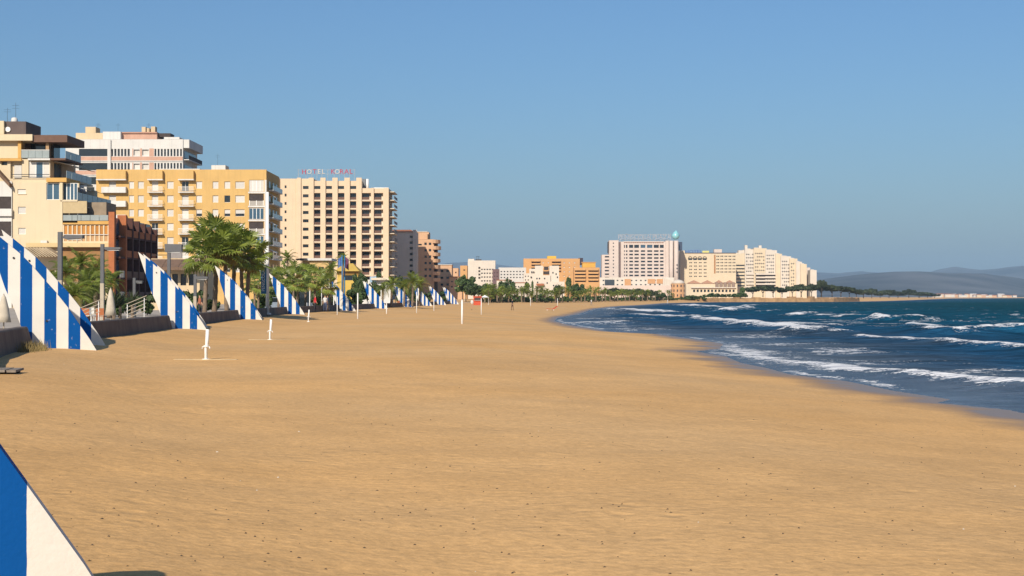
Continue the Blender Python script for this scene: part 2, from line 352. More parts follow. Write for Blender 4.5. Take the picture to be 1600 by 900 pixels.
# ------------------------------------------------------------------ promenade
PZ = .45
def wpts(y0, y1, n, off=0.0):
    out = []
    for i in range(n+1):
        y = y0+(y1-y0)*i/n; b = wall_beta(y); out.append((wall_x(y)-off*math.cos(b), y - off*math.sin(b)))
    return out
pav = mat('paving', (.42,.36,.29), .85, .18, .4, .2, 6)
mb = MB(); A = wpts(-30, 395, 80, .25); n = len(A)
vs = [(x,y,PZ) for x,y in A] + [(x-95-y*.25,y,PZ) for x,y in A]
mb.add(vs, [(i, i+1, n+i+1, n+i) for i in range(n-1)])
tag(put('promenade_pavement', mb.mesh('promenade_pavement', pav)), kind='structure')
conc = mat('wall_concrete', (.14,.11,.09), .9, .3, .8, .4, 14, streak=.3)

# ------------------------------------------------------------------ striped fins
PROF = [(0,4.405),(.55,3.96),(1.163,3.436),(1.53,3.05),(1.868,2.643),(2.28,2.17),(2.66,1.674),(3.02,1.12),(3.366,.6),(3.718,0),(3.96,-.5)]
BACK = [(1.5,-.5),(1.38,.4),(1.22,.925),(.95,1.66),(.68,2.29),(.37,3.25)]
def fin_material():
    m = bpy.data.materials.new('striped_paint'); m.use_nodes = True; nt = m.node_tree; N = nt.nodes; Lk = nt.links; bs = N['Principled BSDF']
    tc = N.new('ShaderNodeTexCoord'); sp = N.new('ShaderNodeSeparateXYZ'); Lk.new(tc.outputs['Object'], sp.inputs[0])
    def mth(op, a, b):
        r = N.new('ShaderNodeMath'); r.operation = op
        for i, q in enumerate((a, b)):
            if isinstance(q, (int,float)): r.inputs[i].default_value = q
            else: Lk.new(q, r.inputs[i])
        return r.outputs[0]
    def nz(sc, det=5):
        n = N.new('ShaderNodeTexNoise'); n.inputs['Scale'].default_value = sc; n.inputs['Detail'].default_value = det; Lk.new(tc.outputs['Object'], n.inputs['Vector']); return n.outputs['Fac']
    u = mth('ADD', sp.outputs[0], mth('MULTIPLY', mth('SUBTRACT', nz(6), .5), .012))
    st = mth('MULTIPLY', mth('GREATER_THAN', mth('MODULO', mth('ADD', u, .0), .77), .385), mth('LESS_THAN', u, 3.2))
    mx = N.new('ShaderNodeMix'); mx.data_type = 'RGBA'; mx.inputs[6].default_value = (.67,.625,.555,1); mx.inputs[7].default_value = (.0005,.07,.27,1); Lk.new(st, mx.inputs[0])
    # worn paint near the foot and scuffs
    mr = N.new('ShaderNodeMapRange'); mr.inputs[1].default_value = .67; mr.inputs[2].default_value = .72; Lk.new(mth('ADD', nz(7,8), mth('MULTIPLY', mth('LESS_THAN', sp.outputs[2], 1.6), .045)), mr.inputs[0])
    mx2 = N.new('ShaderNodeMix'); mx2.data_type = 'RGBA'; mx2.inputs[7].default_value = (.52,.5,.46,1); Lk.new(mth('MULTIPLY', mr.outputs[0], .35), mx2.inputs[0]); Lk.new(mx.outputs[2], mx2.inputs[6])
    m4 = N.new('ShaderNodeMapRange'); m4.inputs[1].default_value = .3; m4.inputs[2].default_value = .7; m4.inputs[3].default_value = .93; m4.inputs[4].default_value = 1.04; Lk.new(nz(1.2), m4.inputs[0])
    vs = N.new('ShaderNodeVectorMath'); vs.operation = 'SCALE'; Lk.new(mx2.outputs[2], vs.inputs[0]); Lk.new(m4.outputs[0], vs.inputs['Scale'])
    Lk.new(vs.outputs[0], bs.inputs['Base Color']); bs.inputs['Roughness'].default_value = .75; bs.inputs['Specular IOR Level'].default_value = .12
    bp = N.new('ShaderNodeBump'); bp.inputs['Strength'].default_value = .35; bp.inputs['Distance'].default_value = .008
    Lk.new(mth('ADD', nz(30,4), nz(4,3)), bp.inputs['Height']); Lk.new(bp.outputs[0], bs.inputs['Normal'])
    return m
fm_ = fin_material()
poly = BACK[::-1] + []      # back edge from the tip downwards
poly = [PROF[0]] + BACK[::-1] + PROF[:0:-1]
mb = MB(); mb.prism(poly, 0, .16); blade_me = mb.mesh('blade', fm_)
low = [(.9,.7),(1.0,.4),(1.05,-.5)] + PROF[:6:-1] + [(2.9,1.30),(2.8,1.36),(2.6,1.33),(2.2,1.15),(1.6,.9)]
mb = MB(); mb.prism(low, 0, .16); low_me = mb.mesh('blade', fm_)      # nearest fin's unseen top shaped low so its shadow stays out of view
dark_metal = mat('dark_metal', (.035,.035,.038), .5, .2, 4, metal=.5)
mb = MB(); mb.tube([(0,-.03,0),(0,.02,0)], [.035,.035], 10); bolt_me = mb.mesh('bolt', dark_metal)
def fin(toe, y, beta, blades, label, bolts=True, near_bolt=False, off=(-.4,3.0)):
    t = thing('striped_fin', label, 'fin wall', (toe, y, 0), beta, 'striped fins along the promenade wall')
    for k in range(blades):
        ox, oy = off[0]*k, off[1]*k; b = put('blade', low_me if near_bolt else blade_me, t, (-3.718 + ox*math.cos(beta)+oy*math.sin(beta), oy*math.cos(beta)-ox*math.sin(beta), 0))
        if bolts:
            for (u, z) in ((.95, 3.3),(2.0, 1.2)) if not near_bolt else ((2.93,.44),(2.1,1.0)):
                put('bolt', bolt_me, b, (u, 0, z))
    return t
FINS = [(-1.9,7.55,1),(-13.9,48,2),(-16.3,76.6,2),(-19.0,109,2),(-20.7,143,2),(-19.4,178,2),(-18.3,211,2),(-16.6,244,2),(-15.4,277,2),(-14.2,310,2),(-12.7,343,2)]
ORD = ['nearest blue and white striped fin, cropped by the lower left corner','large blue and white striped double fin at the left edge, beside the dark wall end',
 'second blue and white striped fin from the left, behind the short white shower post','blue and white striped fin below the tall fan palms','blue and white striped fin right of the tall white mast',
 'blue and white striped fin below the two flags','blue and white striped fin in front of the cream hotel, beside a short post','blue and white striped fin just right of the cream hotel foot, seventh of the row',
 'small striped fin, third from the far end of the row','small striped fin, second from the far end of the row','smallest and farthest blue and white striped fin, beside the leafy trees']
for i, (tx, y, nb) in enumerate(FINS):
    b = [R(18), R(14), R(11), R(8)][i] if i < 4 else wall_beta(y) + R(3)
    fin(tx, y, b, nb, ORD[i], True, i == 0, {1:(-.7,3.6),2:(-.6,3.3)}.get(i,(-.45,3.0)))
# parapet walls between the fins
WL = ['dark low parapet wall out of the left edge, ending at the big striped fin','dark parapet wall between the first two striped double fins','dark parapet wall between the second and third striped fins',
 'dark parapet wall left of the fin by the white mast','dark parapet wall in front of the cafe palms','dark parapet wall under the flags','short dark parapet wall before the cream hotel',
 'short dark parapet wall right of the sixth striped fin','short dark parapet wall below the far fins','farthest short dark parapet wall at the end of the row']
for i in range(10):
    y0 = FINS[i][1] + (4.2 if i else 4.0); y1 = FINS[i+1][1] - .35
    if i == 4 or i == 5: pass
    ys = np.linspace(y0, y1, 8); t = None
    mb = MB(); ring = []
    for j, y in enumerate(ys):
        b = wall_beta(y); cx, sx_ = math.cos(b), math.sin(b); x = wall_x(y)
        top = 1.02; e0 = 0.0
        q = [(0,-.4),(0.0,.1),(-.12,top-.04),(-.16,top),(-.42,top),(-.46,top-.04),(-.46,-.4)]
        if j == len(ys)-1:      # slanted end: pull the top back from the fin
            ring.append([(x+a*cx, y+a*sx_-(max(z,0)*.45), z) for a, z in q])
        else: ring.append([(x+a*cx, y+a*sx_+(max(z,0)*.2 if j == 0 else 0), z) for a, z in q])
    vs = [p for r_ in ring for p in r_]; k = len(ring[0])
    fs = [(j*k+a, (j+1)*k+a, (j+1)*k+(a+1)%k, j*k+(a+1)%k) for j in range(len(ys)-1) for a in range(k)]
    fs += [tuple(range(k)), tuple((len(ys)-1)*k + a for a in range(k-1,-1,-1))]
    tag(put('parapet_wall', mb.add(vs, fs).mesh('parapet_wall', conc)), WL[i], 'wall', 'parapet walls between the fins')

# ------------------------------------------------------------------ posts on the sand
white = mat('white_paint', (.78,.76,.72), .55, .06, 3)
cement = mat('pale_cement', (.55,.42,.24), .9, .15, 3, .3, 30)
def shower(px, py, label, lean=.03, slab=True, sc=1.0):
    p = ground(px, py, 0); p.z = gz(p.x, p.y)
    t = thing('shower_post', label, 'shower post', p, 0, 'white shower posts on the sand', sc)
    mb = MB(); mb.tube([(0,0,-.3),(0,0,.42),(lean,0,.44),(lean+.02,0,.97)], [.048,.048,.055,.055], 10); put('pole', mb.mesh('pole', white, True), t)
    mb = MB(); mb.tube([(.01,0,.41),(.01,0,.46)], [.085,.085], 10); put('collar', mb.mesh('collar', white), t)
    for s in (-1,1):
        mb = MB(); mb.tube([(.06*s,0,.42),(.11*s,0,.41),(.125*s,0,.36)], [.018,.018,.02], 6); put('tap', mb.mesh('tap', white), t)
    mb = MB(); mb.tube([(0,0,-.02),(0,0,.03)], [.13,.12], 12); put('foot_plate', mb.mesh('foot_plate', white), t)
    if slab:
        mb = MB(); mb.prism([(-1.0,-.12),(1.0,-.12),(1.0,.012),(-1.0,.02)], -.16, .16); put('slab', mb.mesh('slab', cement), t)
    return t
shower(322,562,'short white shower post with taps in front of the second striped fin')
shower(422,530,'short white shower post on a pale T shaped slab, right of the third fin')
shower(482,503,'white shower post at the toe of the fin by the white mast', slab=False)
def post(px, py, h, r, label):
    p = ground(px, py, 0); p.z = gz(p.x, p.y)
    t = thing('beach_post', label, 'post', p, 0, 'plain white posts standing on the sand')
    mb = MB(); mb.tube([(0,0,-.4),(0,0,h*.5),(0,0,h)], [r,r,r*.85], 8); put('pole', mb.mesh('pole', white, True), t)
    mb = MB(); mb.tube([(0,0,h),(0,0,h+.05)], [r*1.25,r*.8], 8); put('cap', mb.mesh('cap', white), t)
for q in [(527,493,1.9,.05,'white post left of the fin below the flags'),(559,498.5,2.3,.06,'tall white post right of the fin below the flags'),
          (604,490.5,1.2,.06,'short white post by the toe of the sixth striped fin'),(651,489,2.6,.055,'thin white post between the seventh and eighth fins'),
          (678,486,2.0,.055,'white post in front of the second farthest fin'),(722,506,1.75,.075,'thick white post standing alone on open sand, nearest of the middle posts'),
          (726,474,5.4,.07,'tallest white pole before the leafy trees'),(752,490,1.9,.05,'white post before the red kiosk'),(829,478,1.8,.06,'thin white post on the far beach, left one'),(871,477.5,1.8,.06,'thin white post on the far beach near the red lounger')]:
    post(*q)

# wooden walkway end at the left edge
wood = mat('grey_wood', (.21,.175,.14), .85, .25, 5, .4, 25, rand=.2)
p = ground(0, 604, .12); t = thing('wooden_walkway', 'grey plank walkway end lying on the sand at the left edge', 'walkway', (-11.0, 31.8, gz(-11.0,31.8)), R(190))
for i in range(11):
    mb = MB(); l = .07*((i*7)%3); mb.box(i*.22, i*.22+.2, -.55-l*.3, .55+l, .05, .10); put('plank', mb.mesh('plank', wood), t, (0,0,.004*((i*5)%3)))
for s in (-.35,.35):
    mb = MB(); mb.box(.05, 2.4, s-.05, s+.05, -.12, .048); put('bearer', mb.mesh('bearer', wood), t)

# ------------------------------------------------------------------ street lamps
lampg = mat('lamp_grey', (.10,.10,.105), .5, .12, 3, metal=.3)
polec = mat('pole_cream', (.42,.35,.26), .7, .12, 3)
def lamp(px, d, arm, label, h=4.75, head=None, pale=True):
    p = at(px, 464, d); t = thing('street_lamp', label, 'street lamp', (p.x, d, PZ), 0, 'street lamps on the promenade')
    mb = MB(); mb.box(-.11,.11,-.11,.11,0,h*.5 if pale else h*.02); put('lower_post', mb.mesh('lower_post', polec), t)
    mb = MB(); mb.box(-.10,.10,-.10,.10,h*.5 if pale else h*.02,h); put('upper_post', mb.mesh('upper_post', lampg), t)
    mb = MB(); mb.box(.105,arm,-.05,.05,h-.32,h-.20); put('arm', mb.mesh('arm', lampg), t)
    w_, hh = head or (.85,.16)
    mb = MB(); mb.prism([(arm-w_*.3,h-.36),(arm+w_*.7,h-.32),(arm+w_*.7,h-.32+hh),(arm-w_*.3,h-.30+hh)], -.2, .2); hd = put('lamp_head', mb.mesh('lamp_head', lampg), t)
    mb = MB(); mb.box(arm-w_*.2,arm+w_*.6,-.15,.15,h-.40,h-.37); put('lens', mb.mesh('lens', mat('lamp_lens',(.5,.5,.48),.3,.05,3)), hd)
lamp(94, 70, .55, 'dark street lamp in front of the cream building, above the big fin')
lamp(160, 86, .5, 'street lamp with dark top and pale foot before the brick building', head=(.9,.12))
lamp(264, 98, .1, 'street lamp with broad grey head above the second striped fin', h=5.0, head=(1.15,.5))
lamp(305, 104, .35, 'slim street lamp left of the tall fan palms', h=3.2)
lamp(138, 112, .3, 'thin grey street lamp half hidden behind the left palms', h=2.4, head=(.4,.1))
lamp(210, 108, .3, 'short pale lamp post left of the second striped fin tip', h=3.0, head=(.5,.1))

# mast, banner, flags
def mast(px, d, py_top, r, m, label, name='mast'):
    p = at(px, py_top, d); t = thing(name, label, 'mast', (p.x, d, PZ)); h = p.z-PZ
    mb = MB(); mb.tube([(0,0,0),(0,0,h*.5),(0,0,h)], [r, r*.9, r*.7], 10); put('pole', mb.mesh('pole', m, True), t)
    mb = MB(); mb.tube([(0,0,0),(0,0,.12)], [r*2, r*2], 10); put('base', mb.mesh('base', m), t)
    return t, h
mast(418, 126, 300, .16, white, 'tall white mast right of the fan palms, reaching up before the yellow block')
def text_mesh(name, s, size, m, ext=.02):
    cu = bpy.data.curves.new(name, 'FONT'); cu.body = s; cu.size = size; cu.extrude = ext; cu.resolution_u = 3; cu.align_x = 'CENTER'; cu.align_y = 'CENTER'
    tmp = bpy.data.objects.new('tmp', cu); COL.objects.link(tmp)
    me = bpy.data.meshes.new_from_object(tmp.evaluated_get(bpy.context.evaluated_depsgraph_get())); bpy.data.objects.remove(tmp)
    me.materials.clear(); me.materials.append(m); return me
bblue = mat('banner_blue', (.03,.14,.26), .7, .15, 2)
p0 = at(412.3, 418, 124); p1 = at(412.3, 459, 124)
t = thing('banner', 'blue hanging banner with white lettering on the tall white mast', 'banner', (p0.x, 124, p1.z))
mb = MB(); hh = p0.z-p1.z
for i in range(8):
    z0, z1 = hh*i/8, hh*(i+1)/8; yy0, yy1 = .05*math.sin(i*1.1), .05*math.sin((i+1)*1.1)
    mb.add([(-.26,yy0,z0),(.22,yy0+.03,z0),(.22,yy1+.03,z1),(-.26,yy1,z1),(-.26,yy0+.02,z0),(.22,yy0+.05,z0),(.22,yy1+.05,z1),(-.26,yy1+.02,z1)], [(0,1,2,3),(7,6,5,4),(0,3,7,4),(1,5,6,2)])
put('cloth', mb.mesh('cloth', bblue), t)
o = put('lettering', text_mesh('lettering', 'PEÑISCOLA', .36, white, .004), t, (-.02,-.085,hh*.5)); o.rotation_euler = (R(90), R(-90), 0)
mb = MB(); mb.box(-.28,.3,-.02,.02,hh,hh+.05); put('bar', mb.mesh('bar', white), t)
fb = mat('flag_blue_white', (.08,.15,.36), .8, .5, 2.5); fp = mat('flag_purple', (.15,.05,.1), .8, .6, 2.5)
pb = mat('pole_blue', (.03,.16,.30), .5, .15, 2)
def flag(px, d, m, label, py0, py1, wpx):
    mt, h = mast(px, d, py0-3, .09, pb, label, 'flagpole')
    a = at(px, py0, d); b = at(px, py1, d); mb = MB(); hh = a.z-b.z; ww = wpx*d/FPX; n = 7
    vs = []
    for j in range(2):
        for i in range(n): vs.append((-ww*i/(n-1)*.9, .12*math.sin(i*1.2), (h-.2) - j*hh - .25*hh*(i/(n-1))**1.5))
    fs = [(i, i+1, n+i+1, n+i) for i in range(n-1)]
    mb.add(vs, fs); put('flag', mb.mesh('flag', m, True), mt)
flag(534.5, 190, fb, 'blue flagpole with a hanging blue and white flag', 402, 416, 7)
flag(538.5, 192, fp, 'blue flagpole with a dark red and purple flag', 402, 419, -7)

ALB = .84

# ------------------------------------------------------------------ buildings
glass = mat('window_glass', (.02,.028,.035), .08, .2, .6, spec=.6)
glassb = mat('blue_glass', (.06,.12,.18), .1, .25, .6, spec=.6)
shut = mat('roller_shutter', (.68,.64,.58), .7, .06, 2, rand=.08)
brownr = mat('brown_rail', (.14,.07,.045), .6, .2, 3, rand=.15)
darkr = mat('dark_shade_and_parts', (.06,.045,.04), .8, .3, 2)  # dark colour painted as shade in openings and gaps; also plain dark parts
railg = mat('rail_glass', (.34,.38,.37), .15, .1, 1, spec=.5)
terra = mat('roof_tile', (.40,.15,.07), .85, .25, 2)
WIN = {}
def win_mesh(style, w_, h):
    k = (style, round(w_,1), round(h,1))
    if k not in WIN:
        w_, h = max(k[1],.2), max(k[2],.2); fr = MB(); inn = MB(); f = .06
        fr.box(-w_/2,-w_/2+f,0,.06,0,h).box(w_/2-f,w_/2,0,.06,0,h).box(-w_/2+f,w_/2-f,0,.06,0,f).box(-w_/2+f,w_/2-f,0,.06,h-f,h)
        if style == 'shutter':
            n = max(3, int(h/.14))
            for i in range(n): inn.box(-w_/2+f,w_/2-f,.025+.006*(i%2),.05,f+(h-2*f)*i/n,f+(h-2*f)*(i+1)/n)
            im = shut
        elif style == 'half':
            inn.box(-w_/2+f,w_/2-f,.025,.05,h*.42,h-f); inn.cur = 1; inn.box(-w_/2+f,w_/2-f,.04,.05,f,h*.42); im = [shut, glass]
        else:
            if w_ > 1.3: fr.box(-.03,.03,.005,.055,f,h-f)
            inn.box(-w_/2+f,w_/2-f,.035,.05,f,h-f); im = glassb if style == 'blue' else glass
        WIN[k] = (fr.mesh('window', white if style != 'dark' else dark_metal), inn.mesh('pane', im))
    return WIN[k]
class Bld:
    def __init__(s, name, label, px, d, yaw=0, bz=PZ, cat='building', group=None):
        s.d = d; s.yaw = R(yaw); X = (px-800)*d/FPX; s.O = (X, d); s.bz = bz
        s.root = thing(name, label, cat, (X, d, bz), s.yaw, group)
    def L(s, px, py, dep=0.0):
        c, sn = math.cos(s.yaw), math.sin(s.yaw); t = (px-800)/FPX
        ox = s.O[0] - dep*sn; oy = s.O[1] + dep*c
        a = (t*oy - ox)/(c - t*sn); D = oy + a*sn
        return a, CAMZ + (HOR-py)*D/FPX - s.bz
    def rect(s, r, dep=0.0):
        x0, z1 = s.L(r[0], r[1], dep); x1, _ = s.L(r[2], r[1], dep); _, z0 = s.L(r[0], r[3], dep)
        return x0, x1, z0, z1
    def box(s, name, r, y0, y1, m, down=False, parent=None):
        x0, x1, z0, z1 = s.rect(r, y0)
        if down: z0 = 0
        mb = MB(); mb.box(x0, x1, y0, y1, z0, z1); return put(name, mb.mesh(name, m), parent or s.root)
    def wall(s, name, r, y0, y1, m, openings=(), reveal=.22, down=True):
        """solid block whose front has real openings"""
        x0, x1, z0, z1 = s.rect(r, y0)
        if down: z0 = -.3
        ops = [s.rect(o, y0) for o in openings]
        ops = [(max(a,x0+.02), min(b,x1-.02), max(c,z0+.02), min(d,z1-.02)) for a,b,c,d in ops]
        ops = [o for o in ops if o[0] < o[1] and o[2] < o[3]]
        xs = sorted({x0,x1} | {o[0] for o in ops} | {o[1] for o in ops}); zs = sorted({z0,z1} | {o[2] for o in ops} | {o[3] for o in ops})
        mb = MB(); ix = {}
        def V(x, z):
            if (x,z) not in ix: ix[(x,z)] = len(mb.v); mb.v.append((x,y0,z))
            return ix[(x,z)]
        for i in range(len(xs)-1):
            for j in range(len(zs)-1):
                cx, cz = (xs[i]+xs[i+1])/2, (zs[j]+zs[j+1])/2
                if any(o[0]<cx<o[1] and o[2]<cz<o[3] for o in ops): continue
                mb.f.append((V(xs[i],zs[j]),V(xs[i+1],zs[j]),V(xs[i+1],zs[j+1]),V(xs[i],zs[j+1]))); mb.mi.append(0)
        for a,b,c,d in ops:
            y = y0+reveal
            mb.add([(a,y0,c),(b,y0,c),(b,y0,d),(a,y0,d),(a,y,c),(b,y,c),(b,y,d),(a,y,d)], [(0,1,5,4),(1,2,6,5),(2,3,7,6),(3,0,4,7),(4,5,6,7)])
        mb.add([(x0,y0,z0),(x1,y0,z0),(x1,y1,z0),(x0,y1,z0),(x0,y0,z1),(x1,y0,z1),(x1,y1,z1),(x0,y1,z1)], [(4,5,6,7),(1,2,6,5),(2,3,7,6),(3,0,4,7)])
        return put(name, mb.mesh(name, m), s.root)
    def win(s, r, style='shutter', y0=0.0, reveal=.22, sub=True):
        x0, x1, z0, z1 = s.rect(r, y0); a, b = win_mesh(style, x1-x0, z1-z0)
        o = put('window', a if sub else b, s.root, ((x0+x1)/2, y0+reveal-.065, z0))
        if sub: put({'shutter':'shutter','half':'shutter'}.get(style,'pane'), b, o)
        return o
    def balcony(s, r, out, y0=0.0, m=None, rail='white', slab_px=1.3):
        """r: the balcony front; bottom is the slab underside"""
        x0, x1, z0, z1 = s.rect(r, y0-out); mb = MB(); st = .16
        mb.box(x0, x1, y0-out, y0-.002, z0, z0+st); b = put('balcony', mb.mesh('balcony', m or white), s.root)
        mb = MB()
        if rail == 'white':
            mb.box(x0,x1,y0-out,y0-out+.06,z0+st+.002,z1-.05).box(x0,x0+.06,y0-out+.062,y0-.01,z0+st+.002,z1-.05).box(x1-.06,x1,y0-out+.062,y0-.01,z0+st+.002,z1-.05)
            put('parapet', mb.mesh('parapet', m or white), b)
        else:
            mb.box(x0,x1,y0-out,y0-out+.05,z1-.06,z1)
            n = max(3, int((x1-x0)/.16))
            for i in range(n+1):
                x = x0+.03+(x1-x0-.06)*i/n; mb.box(x-.02,x+.02,y0-out+.012,y0-out+.045,z0+st,z1-.06)
            for x in (x0+.02,x1-.06): mb.box(x,x+.04,y0-out+.052,y0-.01,z1-.06,z1)
            put('railing', mb.mesh('railing', white if rail == 'rail' else rail), b)
        return b
def antenna(b, px, py0, py1, dep, r=.028):
    x, z0 = b.L(px, py1, dep); _, z1 = b.L(px, py0, dep); mb = MB()
    mb.tube([(x,dep,z0-.1),(x,dep,z1)], [r,r*.6], 5)
    for k in (.7,.85): mb.tube([(x-.5,dep,z0+(z1-z0)*k),(x+.5,dep,z0+(z1-z0)*k)], [r*.5,r*.5], 4)
    put('antenna', mb.mesh('antenna', dark_metal), b.root)

# ---- yellow apartment block
yel = mat('yellow_render', (.68,.43,.155), .9, .07, .35, .1, 5, streak=.12)
wht = mat('white_render', (.72,.69,.64), .85, .06, .4, streak=.15)
B = Bld('yellow_apartment_block', 'yellow seven storey apartment block with white balconies behind the fan palms', 300, 309)
P = 21.8
ops = []; wins = []
for r_ in range(7):
    y = 283.5 + P*r_
    for (a, b, st) in ((201.5,209,'shutter'),(215.5,224.5,'shutter'),(261,271,'shutter'),(306.5,315.5,'shutter'),(332,341,'shutter'),(350.5,359.5,'half'),(367.6,382,'shutter')):
        if st == 'half': st = ['shutter','glass','half','half','shutter','glass','half'][r_]
        elif (a, r_) in ((367.6,2),(306.5,2),(306.5,3)): st = 'half'
        ops.append((a,y,b,y+11)); wins.append(((a,y,b,y+11), st))
    for (a, b) in ((237,247),(284,294.5),(170,181)):
        ops.append((a,y-.5,b,y+15.2)); wins.append(((a,y-.5,b,y+15.2), 'shutter' if (r_+int(a))%4 else 'glass'))
    ops.append((389,281+P*r_,412,281+P*r_+18.5))
B.wall('wall', (150,266,416,440), 0, 17, yel, ops, .25)
for r, st in wins: B.win(r, st, reveal=.25)
for r_ in range(7):
    y = 281+P*r_
    if r_ % 2 == 0:
        for i in range(4): B.win((389+i*5.75,y+.4,389+(i+1)*5.75,y+18), 'blue' if r_ else 'shutter', reveal=.2)
    else:
        B.box('recess_shade', (389.2,y+.2,411.8,y+18.3), .2, .24, darkr)  # flat dark panel painted as the shade of an open bay
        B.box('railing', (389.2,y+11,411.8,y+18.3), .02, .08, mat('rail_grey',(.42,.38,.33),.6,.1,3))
        for x in (389.2,400,410.8): B.box('rail_post', (x,y+10.4,x+1,y+18.3), -.03, .018, white)
    B.box('floor_band', (387.6,y+18.6,414,y+21), -.12, -.002, wht)
    for (a, b) in ((230,253.5),(278,302),(158,196)):
        B.balcony((a, y+10.5, b, y+20), 1.15, 0, wht, 'rail' if a != 158 else 'white')
B.box('white_column', (413.2,281,416.2,440), -.5, -.004, wht, True)
for (a, b) in ((230,253.5),(278,302),(150,196)): B.box('roof_bay', (a,266.5,b,280), -1.15, -.002, yel); 
for (a, b) in ((230,253.5),(278,302),(150,196)): B.box('bay_edge', (a-.3,279.6,b+.3,281.4), -1.2, -.001, wht)
# shaded sea side: balcony slabs, windows and awnings
xr = B.rect((150,266,416,440))[1]; zt = B.rect((150,266,416,440))[3]
for r_ in range(8):
    z = zt - 3.0 - r_*P*309/FPX
    mb = MB(); mb.box(xr+.002, xr+1.1, 2.5, 15, z-1.2, z-1.02); b = put('side_balcony', mb.mesh('side_balcony', wht), B.root)
    mb = MB(); mb.box(xr+1.05, xr+1.1, 2.5, 15, z-1.018, z-.1); put('parapet', mb.mesh('parapet', railg), b)
    for yy in (4,9,13):
        mb = MB(); mb.box(xr+.004, xr+.06, yy-1, yy+.9, z-1.0, z+.9); put('side_window', mb.mesh('side_window', glass), B.root)
    if r_ in (1,3,5):
        mb = MB(); mb.prism([(xr+.1,z+1.05),(xr+1.5,z+.35),(xr+1.5,z+.4),(xr+.1,z+1.12)], 3, 6.5); put('awning', mb.mesh('awning', white), B.root)
B.box('roof_parapet', (150,264.8,416.3,266), .05, .35, yel); B.box('roof_hut', (330,258,352,265), 6, 10, wht); antenna(B, 300, 246, 265, 8); antenna(B, 340, 240, 258, 8)

# ---- white and pink block behind
pink = mat('pink_brick', (.60,.36,.26), .9, .1, .6, streak=.1)
cream2 = mat('cream_render', (.70,.54,.34), .9, .07, .4, .1, 6, streak=.12)
B = Bld('white_pink_apartment_block', 'white and pink banded apartment block rising behind the yellow block', 200, 352)
def bay(y, deep):
    o = [(123,y,170,y+11.5)] + [(173+5.2*i,y,176.4+5.2*i,y+11.5) for i in range(6)] + [(208.5,y+1,218,y+10),(222,y+1,232,y+10)] + [(241+5.0*i,y,244+5.0*i,y+11.5) for i in range(9)]
    return o
ops = bay(232.5,0) + bay(254.5,0) + bay(276.5,0)
B.wall('wall', (102,217.5,285.5,440), 0, 16, wht, ops, .5)
for i, o in enumerate(ops):
    if o[2]-o[0] > 20: B.box('ribbon_window', (o[0]+.2,o[1]+.2,o[2]-.2,o[3]-.2), .3, .34, glass)
    else: B.win(o, 'shutter' if 8 < o[2]-o[0] < 12 else 'glass', reveal=.5, sub=True)
for y in (244.6,266.6): B.box('pink_band', (101.5,y,285,y+6), -.08, -.002, pink); B.box('ledge', (101,y+6.2,285.6,y+7.6), -.2, -.001, wht)
for y in (232,254): B.box('pink_panel', (206.4,y-.2,207.9,y+12), -.05,-.002, pink); B.box('pink_panel', (233,y-.2,240,y+12), -.05,-.002, pink); B.box('pink_panel', (218.6,y-.2,221.5,y+12), -.05,-.002, pink)
B.box('party_column', (167.5,218,172.4,275), -.45, -.003, wht, False)
xr = B.rect((102,217.5,285.5,440))[1]; zt = B.rect((102,217.5,285.5,440))[3]
for r_ in range(3):
    z = zt-2.2-r_*3.45; mb = MB(); mb.box(xr+.002,xr+1.4,.5,15.5,z-2.9,z-2.7); b = put('side_balcony', mb.mesh('side_balcony', wht), B.root)
    mb = MB(); mb.box(xr+1.34,xr+1.4,.5,15.5,z-2.69,z-1.7); put('parapet', mb.mesh('parapet', darkr), b)
    mb = MB(); mb.box(xr+.004,xr+.08,1.5,14,z-2.6,z-.5); put('side_window', mb.mesh('side_window', glassb), B.root)
mb = MB(); mb.box(xr+.003,xr+1.5,.3,15.8,zt-2.1,zt-.02); put('side_fascia', mb.mesh('side_fascia', wht), B.root)
for (r, y0, y1, m) in (((118,207.5,160,217.3),3,9,cream2),((133,198,149,207.4),4,8,cream2),((160.2,205.5,188,217.3),2.5,8,wht),((188.3,208,245,217.3),4,10,pink),((189,206,244.6,208),3.6,10.4,mat('pink_tile',(.5,.28,.2),.9,.1,2)),
   ((221,198,227,206),6,8,cream2),((229,200,233,206),6,8,cream2),((235.5,197.5,242,206),6,8,cream2),((247,208,266,214),5,9,darkr),((256,214,280,217.2),1,6,wht)):
    B.box('roof_room', r, y0, y1, m)
for px in (152,154,184,232): antenna(B, px, 192, 206, 5)
B.box('roof_annex', (248,263.5,312,270), -7, -2, wht)

# ---- cream building on the left with terraces
crm = mat('cream_wall', (.74,.60,.40), .9, .05, .3, .1, 6, streak=.08)
ora = mat('orange_trim', (.66,.38,.11), .85, .08, 1)
oran = mat('orange_shutter', (.52,.22,.04), .7, .1, 2, rand=.1)
brk = mat('red_brick', (.46,.155,.06), .9, .15, 1.5, .3, 12)
brd = mat('dark_brick', (.10,.045,.035), .9, .2, 1.5)
brn = mat('brown_fascia', (.17,.095,.065), .85, .15, 1)
tan = mat('tan_blind', (.56,.43,.24), .85, .08, 2)
B = Bld('cream_terraced_building', 'cream apartment building with terraces and glass balustrades at the left edge', 60, 200)
sw = [(27,295.5,40,302.5),(28,323,40,334),(28.5,356,40,366),(72,286,92.5,312)]
B.wall('lower_wall', (-60,285,97.4,386), 0, 14, crm, sw, .2)
for r in sw[:3]: B.win(r, 'shutter', reveal=.2)
for i in range(2): B.win((72+10.2*i,286,82.2+10.2*i,312), 'blue', reveal=.2)
B.box('window_sill', (27,302.8,41,303.8), -.1, -.002, crm)
B.wall('mid_wall', (-60,247.5,78,285), .3, 12, crm, [(1.5,252,11,258),(16,252,34,279),(44,249,77,278)], .5, down=False)
